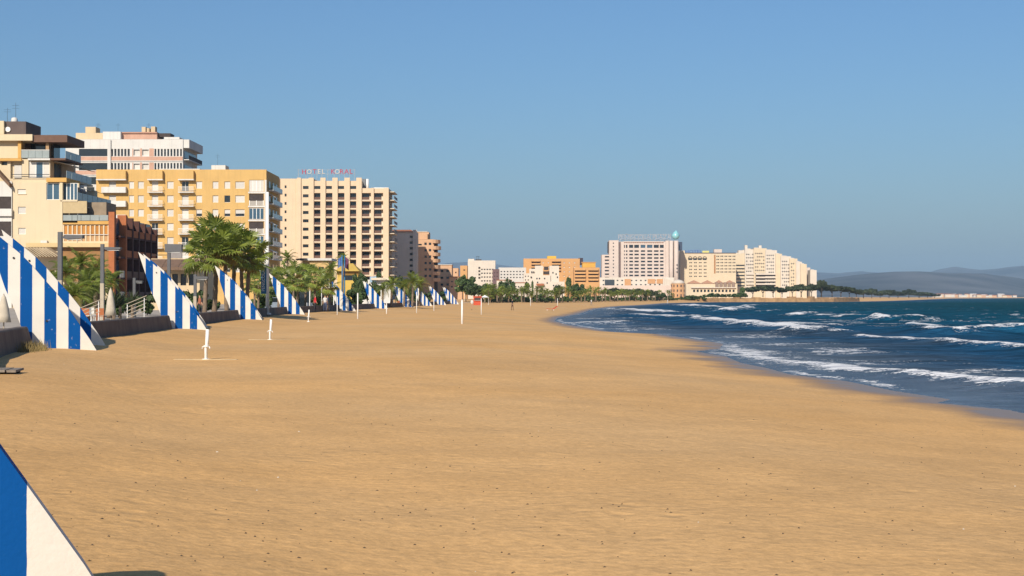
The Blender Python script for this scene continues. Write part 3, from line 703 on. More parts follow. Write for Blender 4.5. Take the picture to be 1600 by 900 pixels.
B.win((1.5,252,11,258), 'dark', .3, .5); B.box('door_shutter', (22,258,33.5,278.6), .6, .7, shut); 
for i in range(3): B.win((44+11*i,252,55+11*i,278), 'shutter' if i != 1 else 'blue', .3, .3)
B.box('awning_box', (43,247.2,77.6,250), -.35, .29, wht)
B.box('terrace_rail', (17,272,77,273), -.15, -.1, dark_metal); B.box('terrace_rail', (17,276,77,276.6), -.15, -.1, dark_metal)
B.wall('upper_wall', (-60,212,28,247), .6, 8.5, crm, [], .2, down=False)
B.box('upper_wall', (28.2,231,77,247), 3.4, 8, mat('terrace_brown',(.36,.22,.12),.9,.1,1)); B.box('upper_door', (48,223,70,246), 3.2, 3.38, glass)
B.box('upper_back', (28.2,219,77,231), 3.42, 8, brn)
B.box('orange_pillar', (27.5,219,32.6,246.8), .1, .9, ora); B.box('roof_slab', (-60,209.6,50,219.4), -.5, 9, crm); 
B.box('orange_ledge', (-60,247.2,33,251.2), -.3, -.002, ora); B.box('orange_ledge', (72,277.6,103.6,284.2), -.4, 6, ora)
B.box('brown_pillar', (71,219,76,246.8), .6, 1.4, mat('tan_pillar',(.48,.3,.16),.9,.1,1))
B.box('stair_wall', (-60,188.5,5.4,209.4), 1, 9, crm); B.box('stair_tower', (5.6,189.5,40,209.5), 1.6, 8, mat('slate_grey',(.13,.095,.085),.85,.15,1))
x, z = B.L(12, 202, 1.5); mb = MB(); mb.tube([(x,1.58,z),(x,1.42,z)], [.36,.36], 20); ds = put('satellite_dish', mb.mesh('satellite_dish', white), B.root)
x, z = B.L(22, 186.5, 4); mb = MB(); mb.tube([(x,4,z-.9),(x,4,z-.3),(x,4,z+.2),(x,4,z+.3)], [.35,.5,.4,.1], 10); put('water_tank', mb.mesh('water_tank', wht, True), B.root)
antenna(B, 11, 168, 190, 3); antenna(B, 24, 160, 190, 5, .03)
# glass balustrades on the front terraces
for r in ((32.8,234,76.6,246.6),):
    for i in range(4):
        a = r[0]+(r[2]-r[0])*i/4; B.box('glass_panel', (a+.2,r[1]+1,a+(r[2]-r[0])/4-.2,r[3]), .05, .09, railg)
    B.box('handrail', (r[0],r[1]-.3,r[2],r[1]+.7), .02, .12, wht)
# sea side: stacked terraces stepping out towards the beach
lev = [(50,212,222,76,.0),(77,246,252,104,.0)]
def side(px0, py_top, py_bot, y0, y1, m, name, over=0):
    """slab on the sea side between depths y0..y1, its right face at photo column px0 (at the front plane)"""
    x0, z1 = B.L(px0, py_top); _, z0 = B.L(px0, py_bot); return x0, z0, z1
steps = [(76,212,247,8),(77.5,247.5,278,12.5),(97,284.5,312,17),(97.2,312.5,345,19),(97.3,345.2,386,20)]
outs = [(78,247),(104,284.2),(120,313),(136,329),(170,345)]
for i, ((px, a, b, yd), (pxo, _)) in enumerate(zip(steps, outs)):
    x, z1 = B.L(px, a); _, z0 = B.L(px, b)
    if i and yd > 14.5: 
        mb = MB(); mb.box(x-9, x, 14.01, yd, z0, z1); put('side_wall', mb.mesh('side_wall', crm), B.root)
    n = int((yd-3)//3.6)
    for k in range(n):
        y = 2+k*3.6
        mb = MB(); mb.box(x+.002, x+.07, y, y+2.7, z0+.15, z1-.5); put('side_window', mb.mesh('side_window', glassb if (k+i)%2 else glass), B.root)
        if k == 0 and i < 2: continue
        mb = MB(); mb.box(x+.004, x+(1.9 if i else 2.8), y-.45, y-.3, z0+.02, z1-.02); put('party_screen', mb.mesh('party_screen', wht if k % 2 else crm), B.root)
    w_ = 2.4 if i < 2 else 2.2
    mb = MB(); mb.box(x+.003, x+w_, -.2 if i != 4 else 0, yd, z0-.28, z0-.02); put('terrace_slab', mb.mesh('terrace_slab', brn if i == 0 else crm), B.root)
    for k in range(int(yd//2.4)):
        y = k*2.4; mb = MB(); mb.box(x+w_-.08, x+w_-.03, y, y+2.25, z0, z0+1.05); put('glass_panel', mb.mesh('glass_panel', railg), B.root)
        if k % 3 == 1 and i in (1,2,3):
            mb = MB(); mb.prism([(x+.2,z1-.3),(x+w_+.5,z1-.9),(x+w_+.5,z1-.84),(x+.2,z1-.22)], y-1, y+2.2); put('awning', mb.mesh('awning', wht if k % 2 else tan), B.root)
    mb = MB(); mb.box(x-2.4, x+w_+.2, -.1, yd, z1-.9, z1+.1) if i == 0 else None
    if i == 0: put('roof_edge', mb.mesh('roof_edge', brn), B.root)
# wing with the orange shutters and brick front
B.box('corner_post', (92.8,285,97.4,313), -.25, -.004, crm)
for i in range(4): B.win((98+5.6*i,286,103.6+5.6*i,312.5), 'blue', .4, .2)
B.box('wing_wall', (97.6,316,166,345), 4, 9, mat('wing_dark',(.34,.26,.18),.9,.2,1)); B.box('blind', (98,314,135.5,333), -.1, .1, tan)
for i in range(5): B.box('glass_panel', (98.4+14.2*i,336,112+14.2*i,344.6), .0, .05, railg)
B.box('planting', (99,339,168,345), .6, 1.4, mat('terrace_plants',(.07,.075,.04),.9,.5,3))
B.box('orange_band', (97.6,345.2,171,350.4), -.2, 24, ora)
B.wall('shutter_wall', (97.6,350.6,171,386), 0, 24, crm, [(100+7.0*i,352,104.9+7.0*i,377) for i in range(10)], .25)
for i in range(10):
    r = (100+7.0*i,352,104.9+7.0*i,377); B.box('orange_shutter', (r[0],r[1],r[2],r[1]+14.5), .12, .2, oran); B.box('louvre', (r[0],r[1]+15,r[2],r[3]), .1, .18, mat('pale_orange',(.55,.33,.16),.8,.1,2))
B.box('window_band', (98,366,170.5,367), -.12, -.004, wht); B.box('ledge', (40,379.5,174,386), -.9, -.006, mat('ledge_yellow',(.70,.52,.27),.9,.06,1))
B.box('shop_recess', (97.6,386.2,170,440), -.02, -.006, mat('shop_brown',(.34,.18,.07),.85,.2,1)); 
x, z = B.L(70, 377); mb = MB(); mb.box(x-.45,x+.45,-.5,-.1,z-.5,z+.1); put('air_conditioner', mb.mesh('air_conditioner', wht), B.root)
mb = MB(); x0, z0 = B.L(44, 388); x1, z1 = B.L(80, 400)
for i in range(9):
    mb.prism([(x0+i*.42,z0-i*.02),(x0+i*.42+1.9,z0-1.3),(x0+i*.42+2.05,z0-1.25),(x0+i*.42+.15,z0+.05)], -3.2, -1.2)
put('pergola', mb.mesh('pergola', mat('pergola_tan',(.48,.37,.24),.85,.2,2)), B.root)
# brick wing
B = Bld('brick_building', 'brick building with dark piers and glass bays right of the cream building', 174, 199)
B.box('brick_pier', (169.5,331,178.5,440), -.4, .5, brk, True)
x0, zt = B.L(176, 334); 
for k in range(6):
    y = .7 + k*3.5
    mb = MB(); mb.box(x0-.25, x0+1.0, y+2.5, y+3.1, 0, zt-.25*k); put('brick_pier', mb.mesh('brick_pier', brd if k else brk), B.root)
    for f in range(4):
        z = zt-3.0-f*2.95
        mb = MB(); mb.box(x0-.2, x0, y, y+2.49, z, z+2.5); put('glass_bay', mb.mesh('glass_bay', glassb if f == 1 or k == 0 else glass), B.root)
        mb = MB(); mb.box(x0-.1, x0+.9, y+.02, y+2.48, z-.25, z-.02); b = put('balcony', mb.mesh('balcony', wht if f > 2 else brd), B.root)
        if k: mb = MB(); mb.box(x0+.7, x0+.9, y+.03, y+2.47, z, z+.95); put('brick_parapet', mb.mesh('brick_parapet', brk if f < 2 else brn), b)
        elif f > 1: mb = MB(); mb.box(x0+.8, x0+.86, y+.03, y+2.47, z, z+.95); put('glass_panel', mb.mesh('glass_panel', railg), b)
mb = MB(); mb.box(x0-.5, x0-.21, .55, 22, 0, zt-.6); put('core_wall', mb.mesh('core_wall', brd), B.root)
# dark balconies cut by the left edge
B = Bld('balcony_building', 'building with dark balcony openings cut off by the left edge', -20, 199.95)
B.wall('wall', (-90,283,18.2,440), -.2, 0, wht, [(-80,307,17.4,330),(-80,346,17.6,374)], .15)
for y in (307,346): B.box('loggia_shade_panel', (-79.8,y+.3,17.2,y+22.5), -.1, -.07, darkr)  # dark panels painted as the shade inside the balcony openings
for y in (331.5,376): B.balcony((-80,y-6,17.8,y+6), .4, -.2, wht, 'white')
mb = MB(); x0, z0 = B.L(-60, 268); x1, z1 = B.L(19, 293); mb.prism([(x0,z0+6),(x0,z0+5.4),(x1,z1),(x1,z1+.5)], -1.2, .4); put('sloping_roof', mb.mesh('sloping_roof', mat('roof_brown',(.2,.12,.075),.9,.25,2)), B.root)

# ---- low cafe block with brown awnings
B = Bld('cafe_block', 'low cream cafe with brown awnings between brick building and fan palms', 270, 170)
ops = [(243+13*i,428,252+13*i,446) for i in range(5)]
B.wall('wall', (236,404,312,460), 0, 8, cream2, ops, .3)
for o in ops: B.win(o, 'dark', reveal=.3)
for i in range(3):
    x0, z0 = B.L(236+25*i, 405); x1, z1 = B.L(260.4+25*i, 418); mb = MB(); mb.add([(x0,-.01,z0),(x1,-.01,z0),(x1,-2.4,z1),(x0,-2.4,z1),(x0,-.01,z0-.05),(x1,-.01,z0-.05),(x1,-2.4,z1-.05),(x0,-2.4,z1-.05),(x0,-2.4,z1-.35),(x1,-2.4,z1-.35)], [(3,2,1,0),(4,5,6,7),(3,0,4,7),(1,2,6,5),(2,3,8,9)])
    put('awning', mb.mesh('awning', mat('awning_brown',(.20,.125,.085),.9,.15,2)), B.root)
B.box('sign_board', (262,392,284,403.6), 1.0, 1.3, mat('board_grey',(.30,.27,.26),.8,.1,2))
B.box('roof_rail', (237,398,261,399), .2, .26, dark_metal)

# ---- hotel
hot = mat('hotel_cream', (.74,.58,.40), .9, .05, .25, .1, 5, streak=.08)
hotl = mat('hotel_pale', (.78,.66,.50), .9, .05, .25)
B = Bld('cream_hotel', 'tall cream hotel with grid of balconies and red rooftop lettering', 520, 513)
cols = [(491,505),(509,523),(528,541.5),(547,560.5),(565.5,579.5),(584.5,598.5)]; RP = 13.03
ops = []; 
for r_ in range(11):
    y = 301.5+RP*r_
    for (a, b) in cols: ops.append((a,y,b,y+10.6))
w7 = [(473.2,290.5+RP*r_,483.4,295.3+RP*r_) for r_ in range(11)]; w3 = [(444.6,289.5+RP*r_,447.6,294+RP*r_) for r_ in range(10)]
wt = [(a+.3,290.5,a+9.5,295.3) for (a, b) in cols[:4]]
B.wall('front_wall', (490,300,607,440), 0, 16, hot, ops, 1.7)
B.wall('stair_wall', (462,279,489.9,440), 0, 16, hot, w7, .25); B.wall('stair_wall', (433,279,461.9,440), .4, 16, hot, w3, .25)
B.wall('top_wall', (490,282.5,565,299.9), .15, 14, hot, wt, .3, down=False)
for r in w7: B.win(r, 'dark', 0, .25)
for r in w3: B.win(r, 'dark', .4, .25, sub=False)
for r in wt: B.win(r, 'dark', .15, .3)
for r in ops:
    x0, x1, z0, z1 = B.rect(r); w_ = x1-x0
    a, b = win_mesh('dark', w_*.74, (z1-z0)*.93); o = put('balcony_door', a, B.root, (x0+w_*.40, 1.6, z0+.02)); put('pane', b, o)
    mb = WIN.get('hotrail')
    if not mb:
        q = MB(); q.box(-w_*.5+.02, w_*.32, 0, .06, .02, .95); WIN['hotrail'] = q.mesh('railing', brownr); q = MB(); q.box(w_*.33, w_*.5-.02, -.02, .05, .02, 1.0); WIN['hotpan'] = q.mesh('rail_panel', hotl)
    put('railing', WIN['hotrail'], B.root, ((x0+x1)/2, .12, z0)); put('rail_panel', WIN['hotpan'], B.root, ((x0+x1)/2, .1, z0))
for x0_, x1_ in ((433,436),(464,470),(482,490),(500.5,508.5),(519.2,527.5),(538,546.5),(556.5,565)): B.box('pier', (x0_,277.5,x1_,440), -.55, -.004, hot, True)
for x0_, x1_ in ((579.8,584),(599,607.2)): B.box('pier', (x0_,293.5,x1_,440), -.55, -.004, hot, True)
for r_ in range(11): B.box('slab_edge', (490.2,312.2+RP*r_,607,313.6+RP*r_), -.12, -.006, hotl)
xr = B.rect((490,300,607,440))[1]
for r_ in range(12):
    _, z = B.L(607, 300+RP*r_); mb = MB(); mb.box(xr+.002, xr+2.0, 1, 15, z, z+.25); b = put('side_balcony', mb.mesh('side_balcony', hotl), B.root)
    mb = MB(); mb.box(xr+1.9, xr+2.0, 1, 15, z-2.2, z-1.3); put('parapet', mb.mesh('parapet', mat('grey_rail',(.2,.18,.17),.7,.2,2)), b)
B.box('plant_room', (565.3,279.5,571,293.4), 5, 9, mat('plant_grey',(.22,.23,.24),.8,.1,1)); x, z = B.L(574, 293, 4); mb = MB(); mb.tube([(x,4,z-1),(x,4,z+3.1)], [.5,.5], 12); put('flue', mb.mesh('flue', white, True), B.root)
B.box('roof_rail', (584,293,607,294), 1, 1.1, white); B.box('roof_wall', (566,294,607,299.9), .1, 14, hot)
red = mat('sign_red', (.48,.02,.05), .5, .1, 2); pale = mat('sign_faded', (.62,.56,.50), .6, .15, 2)
for ch, px, py, m in (('H',475,268.7,red),('O',483,268.6,pale),('T',491.5,268.3,red),('E',498.6,268.3,pale),('L',505,268.3,pale),('K',520,268.2,red),('O',527,268.4,pale),('R',533.6,268.3,red),('A',541.5,268.2,red),('L',548.4,268.2,red)):
    x, z = B.L(px, py, 2); o = put('letter', text_mesh('letter', ch, 2.35, m, .12), B.root, (x, 2, z)); o.rotation_euler = (R(90),0,0)
for px in (466,478,487,495,503,512,522,530,538,546,554):
    x, z = B.L(px, 279, 2.2); _, z1 = B.L(px, 264, 2.2); mb = MB(); mb.tube([(x,2.3,z-.6),(x,2.3,z1)], [.05,.05], 4); put('sign_post', mb.mesh('sign_post', pale), B.root)
for py in (265.3,271.8): x, z = B.L(465, py, 2.2); x1, _ = B.L(555, py, 2.2); mb = MB(); mb.tube([(x,2.3,z),(x1,2.3,z)], [.04,.04], 4); put('sign_bar', mb.mesh('sign_bar', pale), B.root)

# ---- yellow houses below the hotel
yh = mat('house_yellow', (.66,.44,.10), .9, .08, .8)
B = Bld('yellow_villa', 'low yellow villa with white flat roof below the hotel, behind palms', 492, 330)
B.wall('wall', (472,407,514,470), 0, 9, mat('villa_tan',(.66,.45,.2),.9,.08,.6), [(478,417,486,426),(498,417,506,426)], .25); B.win((478,417,486,426),'dark'); B.win((498,417,506,426),'dark')
B.box('flat_roof', (468,403.5,518,407), -.8, 9.5, wht); B.box('roof_canopy', (462,404,478,406), -3, -1, dark_metal)
B = Bld('yellow_pavilion', 'bright yellow pavilion with stepped roof under the flags', 543, 300)
B.wall('wall', (527,424,559,470), 0, 7, yh, [(534,430,552,438)], .3); B.win((534,430,552,438),'dark',0,.3)
x0,z0 = B.L(524,423.8); x1,z1 = B.L(562,411); mb = MB(); xm0, xm1 = x0+(x1-x0)*.28, x0+(x1-x0)*.66
mb.add([(x0,-1,z0),(x1,-1,z0),(x1,8,z0),(x0,8,z0),(xm0,3,z1),(xm1,3,z1)], [(0,1,5,4),(1,2,5),(2,3,4,5),(3,0,4),(3,2,1,0)]); put('hip_roof', mb.mesh('hip_roof', yh), B.root)
B.box('brown_band', (526,423.9,560,429), -.15, -.004, mat('band_brown',(.36,.2,.05),.9,.1,1))
B = Bld('white_kiosk', 'small white kiosk building at the foot of the hotel', 586, 330)
B.wall('wall', (566,437,611,470), 0, 6, wht, [(580,446,602,452)], .4); B.win((580,446,602,452),'dark',0,.4); B.box('curved_canopy', (580,434,612,437.5), -1.5, 5, hotl); B.box('sign_panel', (578,432,588,441), -.6, -.4, mat('sign_sky',(.3,.45,.6),.6,.3,2))

# ---- grey-white and peach blocks right of the hotel
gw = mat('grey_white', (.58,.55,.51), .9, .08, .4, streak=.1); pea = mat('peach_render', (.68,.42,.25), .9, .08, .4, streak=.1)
B = Bld('grey_white_block', 'pale grey block with red tiled roof half shaded by the hotel', 634, 548)
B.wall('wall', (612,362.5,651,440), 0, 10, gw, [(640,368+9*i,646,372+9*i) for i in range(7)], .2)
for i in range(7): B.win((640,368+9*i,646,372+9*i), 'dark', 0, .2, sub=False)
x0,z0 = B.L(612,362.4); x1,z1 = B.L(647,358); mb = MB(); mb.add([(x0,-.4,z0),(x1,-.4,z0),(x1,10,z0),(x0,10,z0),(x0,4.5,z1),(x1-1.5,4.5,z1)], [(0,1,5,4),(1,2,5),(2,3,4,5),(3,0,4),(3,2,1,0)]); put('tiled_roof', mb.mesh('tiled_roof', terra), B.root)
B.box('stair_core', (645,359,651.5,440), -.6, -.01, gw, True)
B = Bld('peach_block', 'peach apartment block with rounded corner balconies right of the hotel', 668, 566)
B.wall('wall', (650,374,678,440), 0, 12, pea, [(652,381,659,383.5)]+[(663+7*i,379+10*j,667+7*i,383+10*j) for i in range(2) for j in range(6)], .25)
B.win((652,381,659,383.5),'dark',0,.25)
for i in range(2):
    for j in range(6): B.win((663+7*i,379+10*j,667+7*i,383+10*j), 'dark', 0, .25, sub=False)
B.box('top_room', (650,362.5,670,373.8), 1, 11, pea); B.box('top_dark', (668,366,671.5,373.5), .5, .98, darkr); B.box('roof_white', (650,361.3,668,362.4), .8, 11.2, gw)
for j in range(7):
    y = 374.5+10*j; x0, z1 = B.L(676, y); x1, z0 = B.L(687.5+ (j==1), y+5.4); mb = MB(); n = 8
    mb.plan([(x0,9)] + [(x0+(x1-x0)*math.cos(a), 3.5+4.4*math.sin(a)) for a in np.linspace(-1.57,1.4,n)], z0, z1); put('balcony', mb.mesh('balcony', pea), B.root)
mb = MB(); x0, z1 = B.L(678.2,374); x1, _ = B.L(682,374); mb.box(x0,x1,2,11,0,z1); put('dark_core', mb.mesh('dark_core', darkr), B.root)

# ------------------------------------------------------------------ far town
def block(name, label, r, d, m, grid=None, depth=12, style='dark', extra=(), roof=None, group=None):
    """r photo rect of the front; grid (cols, rows, width share, height share, top margin, bottom margin, left, right)"""
    B = Bld(name, label, (r[0]+r[2])/2, d, 0, .3, group=group); ops = []
    if grid:
        c, n, ws, hs, tm, bm, lm, rm = grid; W_ = (r[2]-r[0]-lm-rm)/c; H_ = (r[3]-r[1]-tm-bm)/n
        for j in range(n):
            for i in range(c):
                x = r[0]+lm+W_*(i+.5-ws/2); y = r[1]+tm+H_*(j+.5-hs/2); ops.append((x,y,x+W_*ws,y+H_*hs))
    ops += list(extra)
    B.wall('wall', (r[0],r[1],r[2],470), 0, depth, m, ops, .4)
    for o in ops: B.win(o, style, 0, .4, sub=False)
    if roof: B.box('roof', (r[0]-.3,r[1]-1.0,r[2]+.3,r[1]-.05), -.3, depth+.3, roof)
    return B
wf = mat('far_white', (.72,.64,.54), .9, .07, .2, streak=.08); wf2 = mat('far_white_grey', (.66,.62,.57), .9, .07, .2)
orf = mat('far_orange', (.64,.36,.15), .9, .08, .2); pnk = mat('far_pink', (.70,.58,.50), .9, .06, .2); crf = mat('far_cream', (.74,.61,.43), .9, .06, .2, streak=.08)
pbr = mat('purple_brick', (.19,.12,.12), .9, .15, .5)
block('peach_house', 'peach house with rounded balcony right of the shaded block', (684,414,706,470), 600, pea, (2,3,.5,.35,4,20,2,2), roof=wf2)
block('tan_house', 'small tan houses stepped behind the far fins', (703,419,716,470), 640, pea, (2,3,.4,.3,3,25,1,1))
block('orange_house', 'narrow orange house left of the white flats', (719,415,730,470), 680, orf, (1,3,.4,.25,3,28,3,1))
block('salmon_house', 'low salmon house above the leafy trees', (702,433,722,470), 590, pea, (3,2,.5,.3,3,18,1,1), roof=terra)
B = block('white_flats', 'white apartment flats with shaded corner loggias beside the purple brick house', (731,407,774,470), 720, wf, (5,4,.62,.35,11,28,20,2))
B.box('stair_tower', (731.5,404.5,741,407), 1, 8, wf); B.box('roof_room', (743,405,752,407), 2, 6, mat('roof_dark',(.1,.09,.09),.9,.2,1))
for j in range(4): B.box('loggia_shade', (747.5,417+5.2*j,750.5,420+5.2*j), -.05, -.004, darkr)  # flat dark patches painted as the shade of corner loggias
for px in (745,748): antenna(B, px, 400, 405, 4, .08)
block('purple_brick_house', 'dark purple brick house between white flats and low white terraces', (769.5,420.5,780,470), 712, pbr, (2,3,.4,.25,3,30,1,1))
block('low_white_terrace', 'long low white terrace of flats left of the orange block', (779,418,822,470), 770, wf2, (8,3,.5,.4,4,34,2,2))
block('low_white_house', 'low white house with tiled eaves behind the round trees', (776,438,800,470), 690, wf, (5,2,.5,.35,3,18,1,1), roof=terra)
block('white_arch_house', 'white house with small arches right of the round trees', (803,442,822,470), 650, wf, (4,1,.5,.5,4,20,1,1), roof=terra)
B = block('orange_apartment_block', 'long orange apartment block with yellow roof room in the middle distance', (818,404,906,470), 930, orf, (9,5,.26,.3,3,28,10,4), style='shutter')
B.box('roof_room', (855,400,869,404), 1, 8, mat('far_yellow',(.72,.46,.06),.9,.08,.3))
for x0, x1 in ((830,844),(862,876)):
    for j in range(4): B.box('balcony', (x0,406.5+4.8*j,x1,408.6+4.8*j), -1.6, -.004, orf)
    for j in range(4): B.box('balcony_shade', (x0+.4,408.7+4.8*j,x1-.4,410.6+4.8*j), -.06, -.002, darkr)  # dark strips painted as the shade under each balcony
B.box('corner_balconies', (904,403,911,414), 1, 6, mat('corner_dark',(.07,.055,.07),.9,.2,1))
B = block('orange_low_block', 'lower orange block with long balconies left of the big white hotel', (897,418,937,470), 905, orf, None)
for j in range(4):
    for x0, x1 in ((898,915),(919,935)): B.box('balcony', (x0,419.5+5.3*j,x1,422.5+5.3*j), -1.5, -.004, orf); B.box('balcony_shade', (x0+.4,422.6+5.3*j,x1-.4,424.6+5.3*j), -.05, -.002, darkr)  # each balcony gets a dark strip below it as painted shade
B.box('upper_storey', (910,410.5,930.5,417.9), 1, 10, mat('far_amber',(.70,.40,.08),.9,.08,.3)); B.box('roof_edge', (909,409.3,931.5,410.4), .6, 10.4, orf)
B = block('white_towered_villas', 'cluster of cream white villas with towers before the orange block', (818,427,846,470), 700, wf, (6,3,.4,.4,2,24,1,1))
for r, y0, y1 in (((836,415.2,848.5,470),-1,5),((858.5,415.2,873.5,470),-1,5),((827,420,836,470),-.6,5),((846,430,860,470),-2,5),((860,440,882,470),-2.5,5)):
    B.box('tower', r, y0, y1, wf, True)
for r in ((849,424,858.3,429),(850,416.5,857,422)): B.box('dark_opening', r, 1.0, 1.2, darkr)
for x, y in ((830,424),(833,424),(829,432),(838,434),(842,434),(839,440),(850,434),(854,441),(863,425),(868,427),(870,432),(864,445),(871,446)): B.box('window', (x,y,x+2,y+2.4), -2.56 if x > 859 and y > 440 else (-2.06 if 846 < x < 860 else -1.06), -2.51 if x > 859 and y > 440 else (-2.01 if 846 < x < 860 else -1.01), glass)
for r in ((838,443,850,446),(803,441,812,444)): B.box('tiled_canopy', r, -3.4, -2.1, terra)
# big far hotel
B = Bld('white_tower_hotel', 'tall white hotel with window bands, roof lettering and glass drop', 1000, 1235, 0, .3)
RPY = 5.45; cl = [(975,976.6),(978,980.6),(983,989.5),(991,998.5),(1001,1008.5),(1011,1019.5),(1021.5,1029.5),(1031,1037.2)]
ops = [(a,382.5,b,387.4) for a, b in cl] + [(a+(b-a)*.05,391+RPY*j,b-(b-a)*.05,393.6+RPY*j) for j in range(9) for a, b in cl]
B.wall('front_wall', (967,377.5,1040,470), 0, 18, pnk, ops, .6)
for i, o in enumerate(ops): B.win(o, 'blue' if i in (4,5) else 'dark', 0, .6, sub=False)
B.box('roof_beam', (975,377,1037,378.4), -.6, .4, pnk)
for i in range(22): B.box('roof_lattice', (975+2.85*i,378.6,976.2+2.85*i,380), -.15, -.003, terra)
B.wall('left_tower', (952,375.5,966.5,470), -3, 14, pnk, [(957.6,379+RPY*j,959.4,381+RPY*j) for j in range(11)], .3)
for j in range(11): B.win((957.6,379+RPY*j,959.4,381+RPY*j), 'dark', -3, .3, sub=False)
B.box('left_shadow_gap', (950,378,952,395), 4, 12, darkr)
B.wall('left_wing', (940.5,398,951.8,470), -1, 12, pnk, [(945,400+RPY*j,953-1.4,402.4+RPY*j) for j in range(8)], .4)
for j in range(8): B.win((945,400+RPY*j,951.6,402.4+RPY*j), 'dark', -1, .4, sub=False)
B.box('dark_joint', (966.6,378,970,436), -.3, -.004, mat('joint_brown',(.24,.17,.15),.9,.1,1))
for x0, x1, y in ((1040.2,1045,-1.5),(1046,1052,-4),(1053.5,1060,-4.5)): B.box('round_bay', (x0,376,x1,470), y, 14, pnk)
mb = MB()
for px in (1049,1057):
    x, zb = B.L(px, 470, -4); _, zt = B.L(px, 376.5, -4); q = MB(); q.tube([(x,-4,0),(x,-4,zt)], [1.7,1.7], 14); put('bay_column', q.mesh('bay_column', pnk, True), B.root)
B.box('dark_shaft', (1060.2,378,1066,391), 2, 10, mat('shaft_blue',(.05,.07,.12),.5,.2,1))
for px, py in ((1058,413),(1058,418.5),(1058,424)): B.box('window', (px-1,py,px+1,py+1.8), -6.2, -5.9, glass)
signg = mat('sign_grey', (.36,.38,.43), .6, .15, 1)
x, z = B.L(1007, 370.8, 1); o = put('lettering', text_mesh('lettering', 'PEÑISCOLA PLAZA', 5.6, signg, .1), B.root, (x, 1, z)); o.rotation_euler = (R(90),0,0)
x0, _ = B.L(965.5, 371, 1); x1, _ = B.L(1048.5, 371, 1); o.scale.x = (x1-x0)/max(o.dimensions.x, .1)
for i in range(22):
    px = 966+82.0*i/21; x, z1 = B.L(px, 366.2-1.2*(i > 12), 1.5); _, z0 = B.L(px, 378, 1.5); q = MB(); q.tube([(x,1.8,z0),(x,1.8,z1)], [.13,.1], 4); put('sign_post', q.mesh('sign_post', pale), B.root)
for py in (366.6,374.6): x0,z = B.L(966,py,1.5); x1,_ = B.L(1048,py,1.5); q = MB(); q.tube([(x0,1.8,z),(x1,1.8,z)], [.11,.11], 4); put('sign_bar', q.mesh('sign_bar', pale), B.root)
x, z0 = B.L(1055.5, 374.5, 2); _, z1 = B.L(1055.5, 359.5, 2); h = z1-z0; q = MB()
pr = [(0,.6),(.12,2.2),(.3,3.2),(.5,3.3),(.7,2.4),(.87,1.1),(1,.1)]
q.tube([(x+.25*h*k*k*.3,2,z0+h*k) for k, r_ in pr], [r_*1.05 for k, r_ in pr], 14); put('glass_drop', q.mesh('glass_drop', mat('drop_glass',(.30,.62,.66),.15,.15,.3,spec=.6), True), B.root)
# podium buildings below it
B = block('hotel_podium', 'pale terraced podium building in front of the tall white hotel', (928,433.5,1053,470), 1200, wf, (16,2,.35,.3,1.5,22,4,4))
B.box('black_screen', (945,437,960,445.5), -.5, -.01, mat('screen_dark',(.045,.055,.065),.4,.2,1)); 
for r in ((976,436,986,447),(1012,436,1024,443),(1026,436,1036,443)): B.box('orange_panel', r, -.4, -.008, mat('panel_orange',(.62,.33,.15),.9,.1,1))
for i in range(8): B.box('parapet_step', (1036+2.6*i,434-.0+i*.9,1038.4+2.6*i,452), -3-i*.3, -.02, wf)
B.box('lower_front', (930,446,1052,470), -6, -.6, pnk); B.box('tile_strip', (935,455,985,457.4), -8, -6.1, terra)
B = Bld('round_orange_tower', 'round orange arcaded building with small dome by the cream hotel', 1062, 1190, 0, .3)
x, z1 = B.L(1061, 443); q = MB(); q.tube([(x,5,0),(x,5,z1),(x,5,z1+.02)], [6.4,6.4,5.6], 20); put('drum', q.mesh('drum', mat('drum_orange',(.62,.36,.18),.9,.1,.4)), B.root)
q = MB(); q.tube([(x,5,z1+.03),(x,5,z1+1.6),(x,5,z1+2.8),(x,5,z1+3.4)], [5.5,4.8,2.8,.3], 20); put('dome', q.mesh('dome', wf, True), B.root)
for j in range(3):
    for a in np.linspace(-1.2,1.2,6):
        px_, py_ = x+6.42*math.sin(a), 5-6.42*math.cos(a); q = MB(); q.box(-.5,.5,-.06,.05,0,2.0); put('arch_window', q.mesh('arch_window', darkr), B.root, (px_, py_, 2+j*4.0), a)
# cream hotel with arches
B = Bld('cream_arch_hotel', 'cream hotel with arched top windows and blue roof sign', 1110, 1262, 0, .3)
AP = 7.55; ops = [(1075.5+AP*i,403.4,1081.5+AP*i,406.4) for i in range(4)] + [(1077+AP*i+dx,409.6+5.35*j,1079+AP*i+dx,411.3+5.35*j) for i in range(4) for j in range(5) for dx in (0,2.4)] + [(1119.5+6.3*i+dx,399.5+4.9*j,1121.3+6.3*i+dx,401.6+4.9*j) for i in range(5) for j in range(6) for dx in (0,2.6)]
B.wall('wall', (1070,395.6,1150,470), 0, 16, crf, ops, .4)
for o in ops: B.win(o, 'dark', 0, .4, sub=False)
for i in range(4):
    x, z = B.L(1078.5+AP*i, 405); q = MB(); pts = [(x+2.1*math.cos(a), z+2.6*math.sin(a)) for a in np.linspace(0,math.pi,10)] + [(x+1.5*math.cos(a), z+1.9*math.sin(a)) for a in np.linspace(math.pi,0,10)]
    q.prism(pts[::-1][::-1], -.1, -.004); put('arch', q.mesh('arch', mat('arch_dark',(.12,.09,.06),.9,.1,1)), B.root)
B.box('roof_line', (1070,394.8,1150,396), -.2, .6, mat('roof_line_dark',(.10,.08,.10),.8,.1,1)); B.box('side_tower', (1062.5,391.5,1070,470), -1, 12, crf, True); B.box('brown_strip', (1115.8,398,1118,427), -.3, -.004, mat('strip_brown',(.42,.2,.08),.9,.1,1))
B.box('roof_room', (1116,389.5,1128,394.7), 2, 8, pnk)
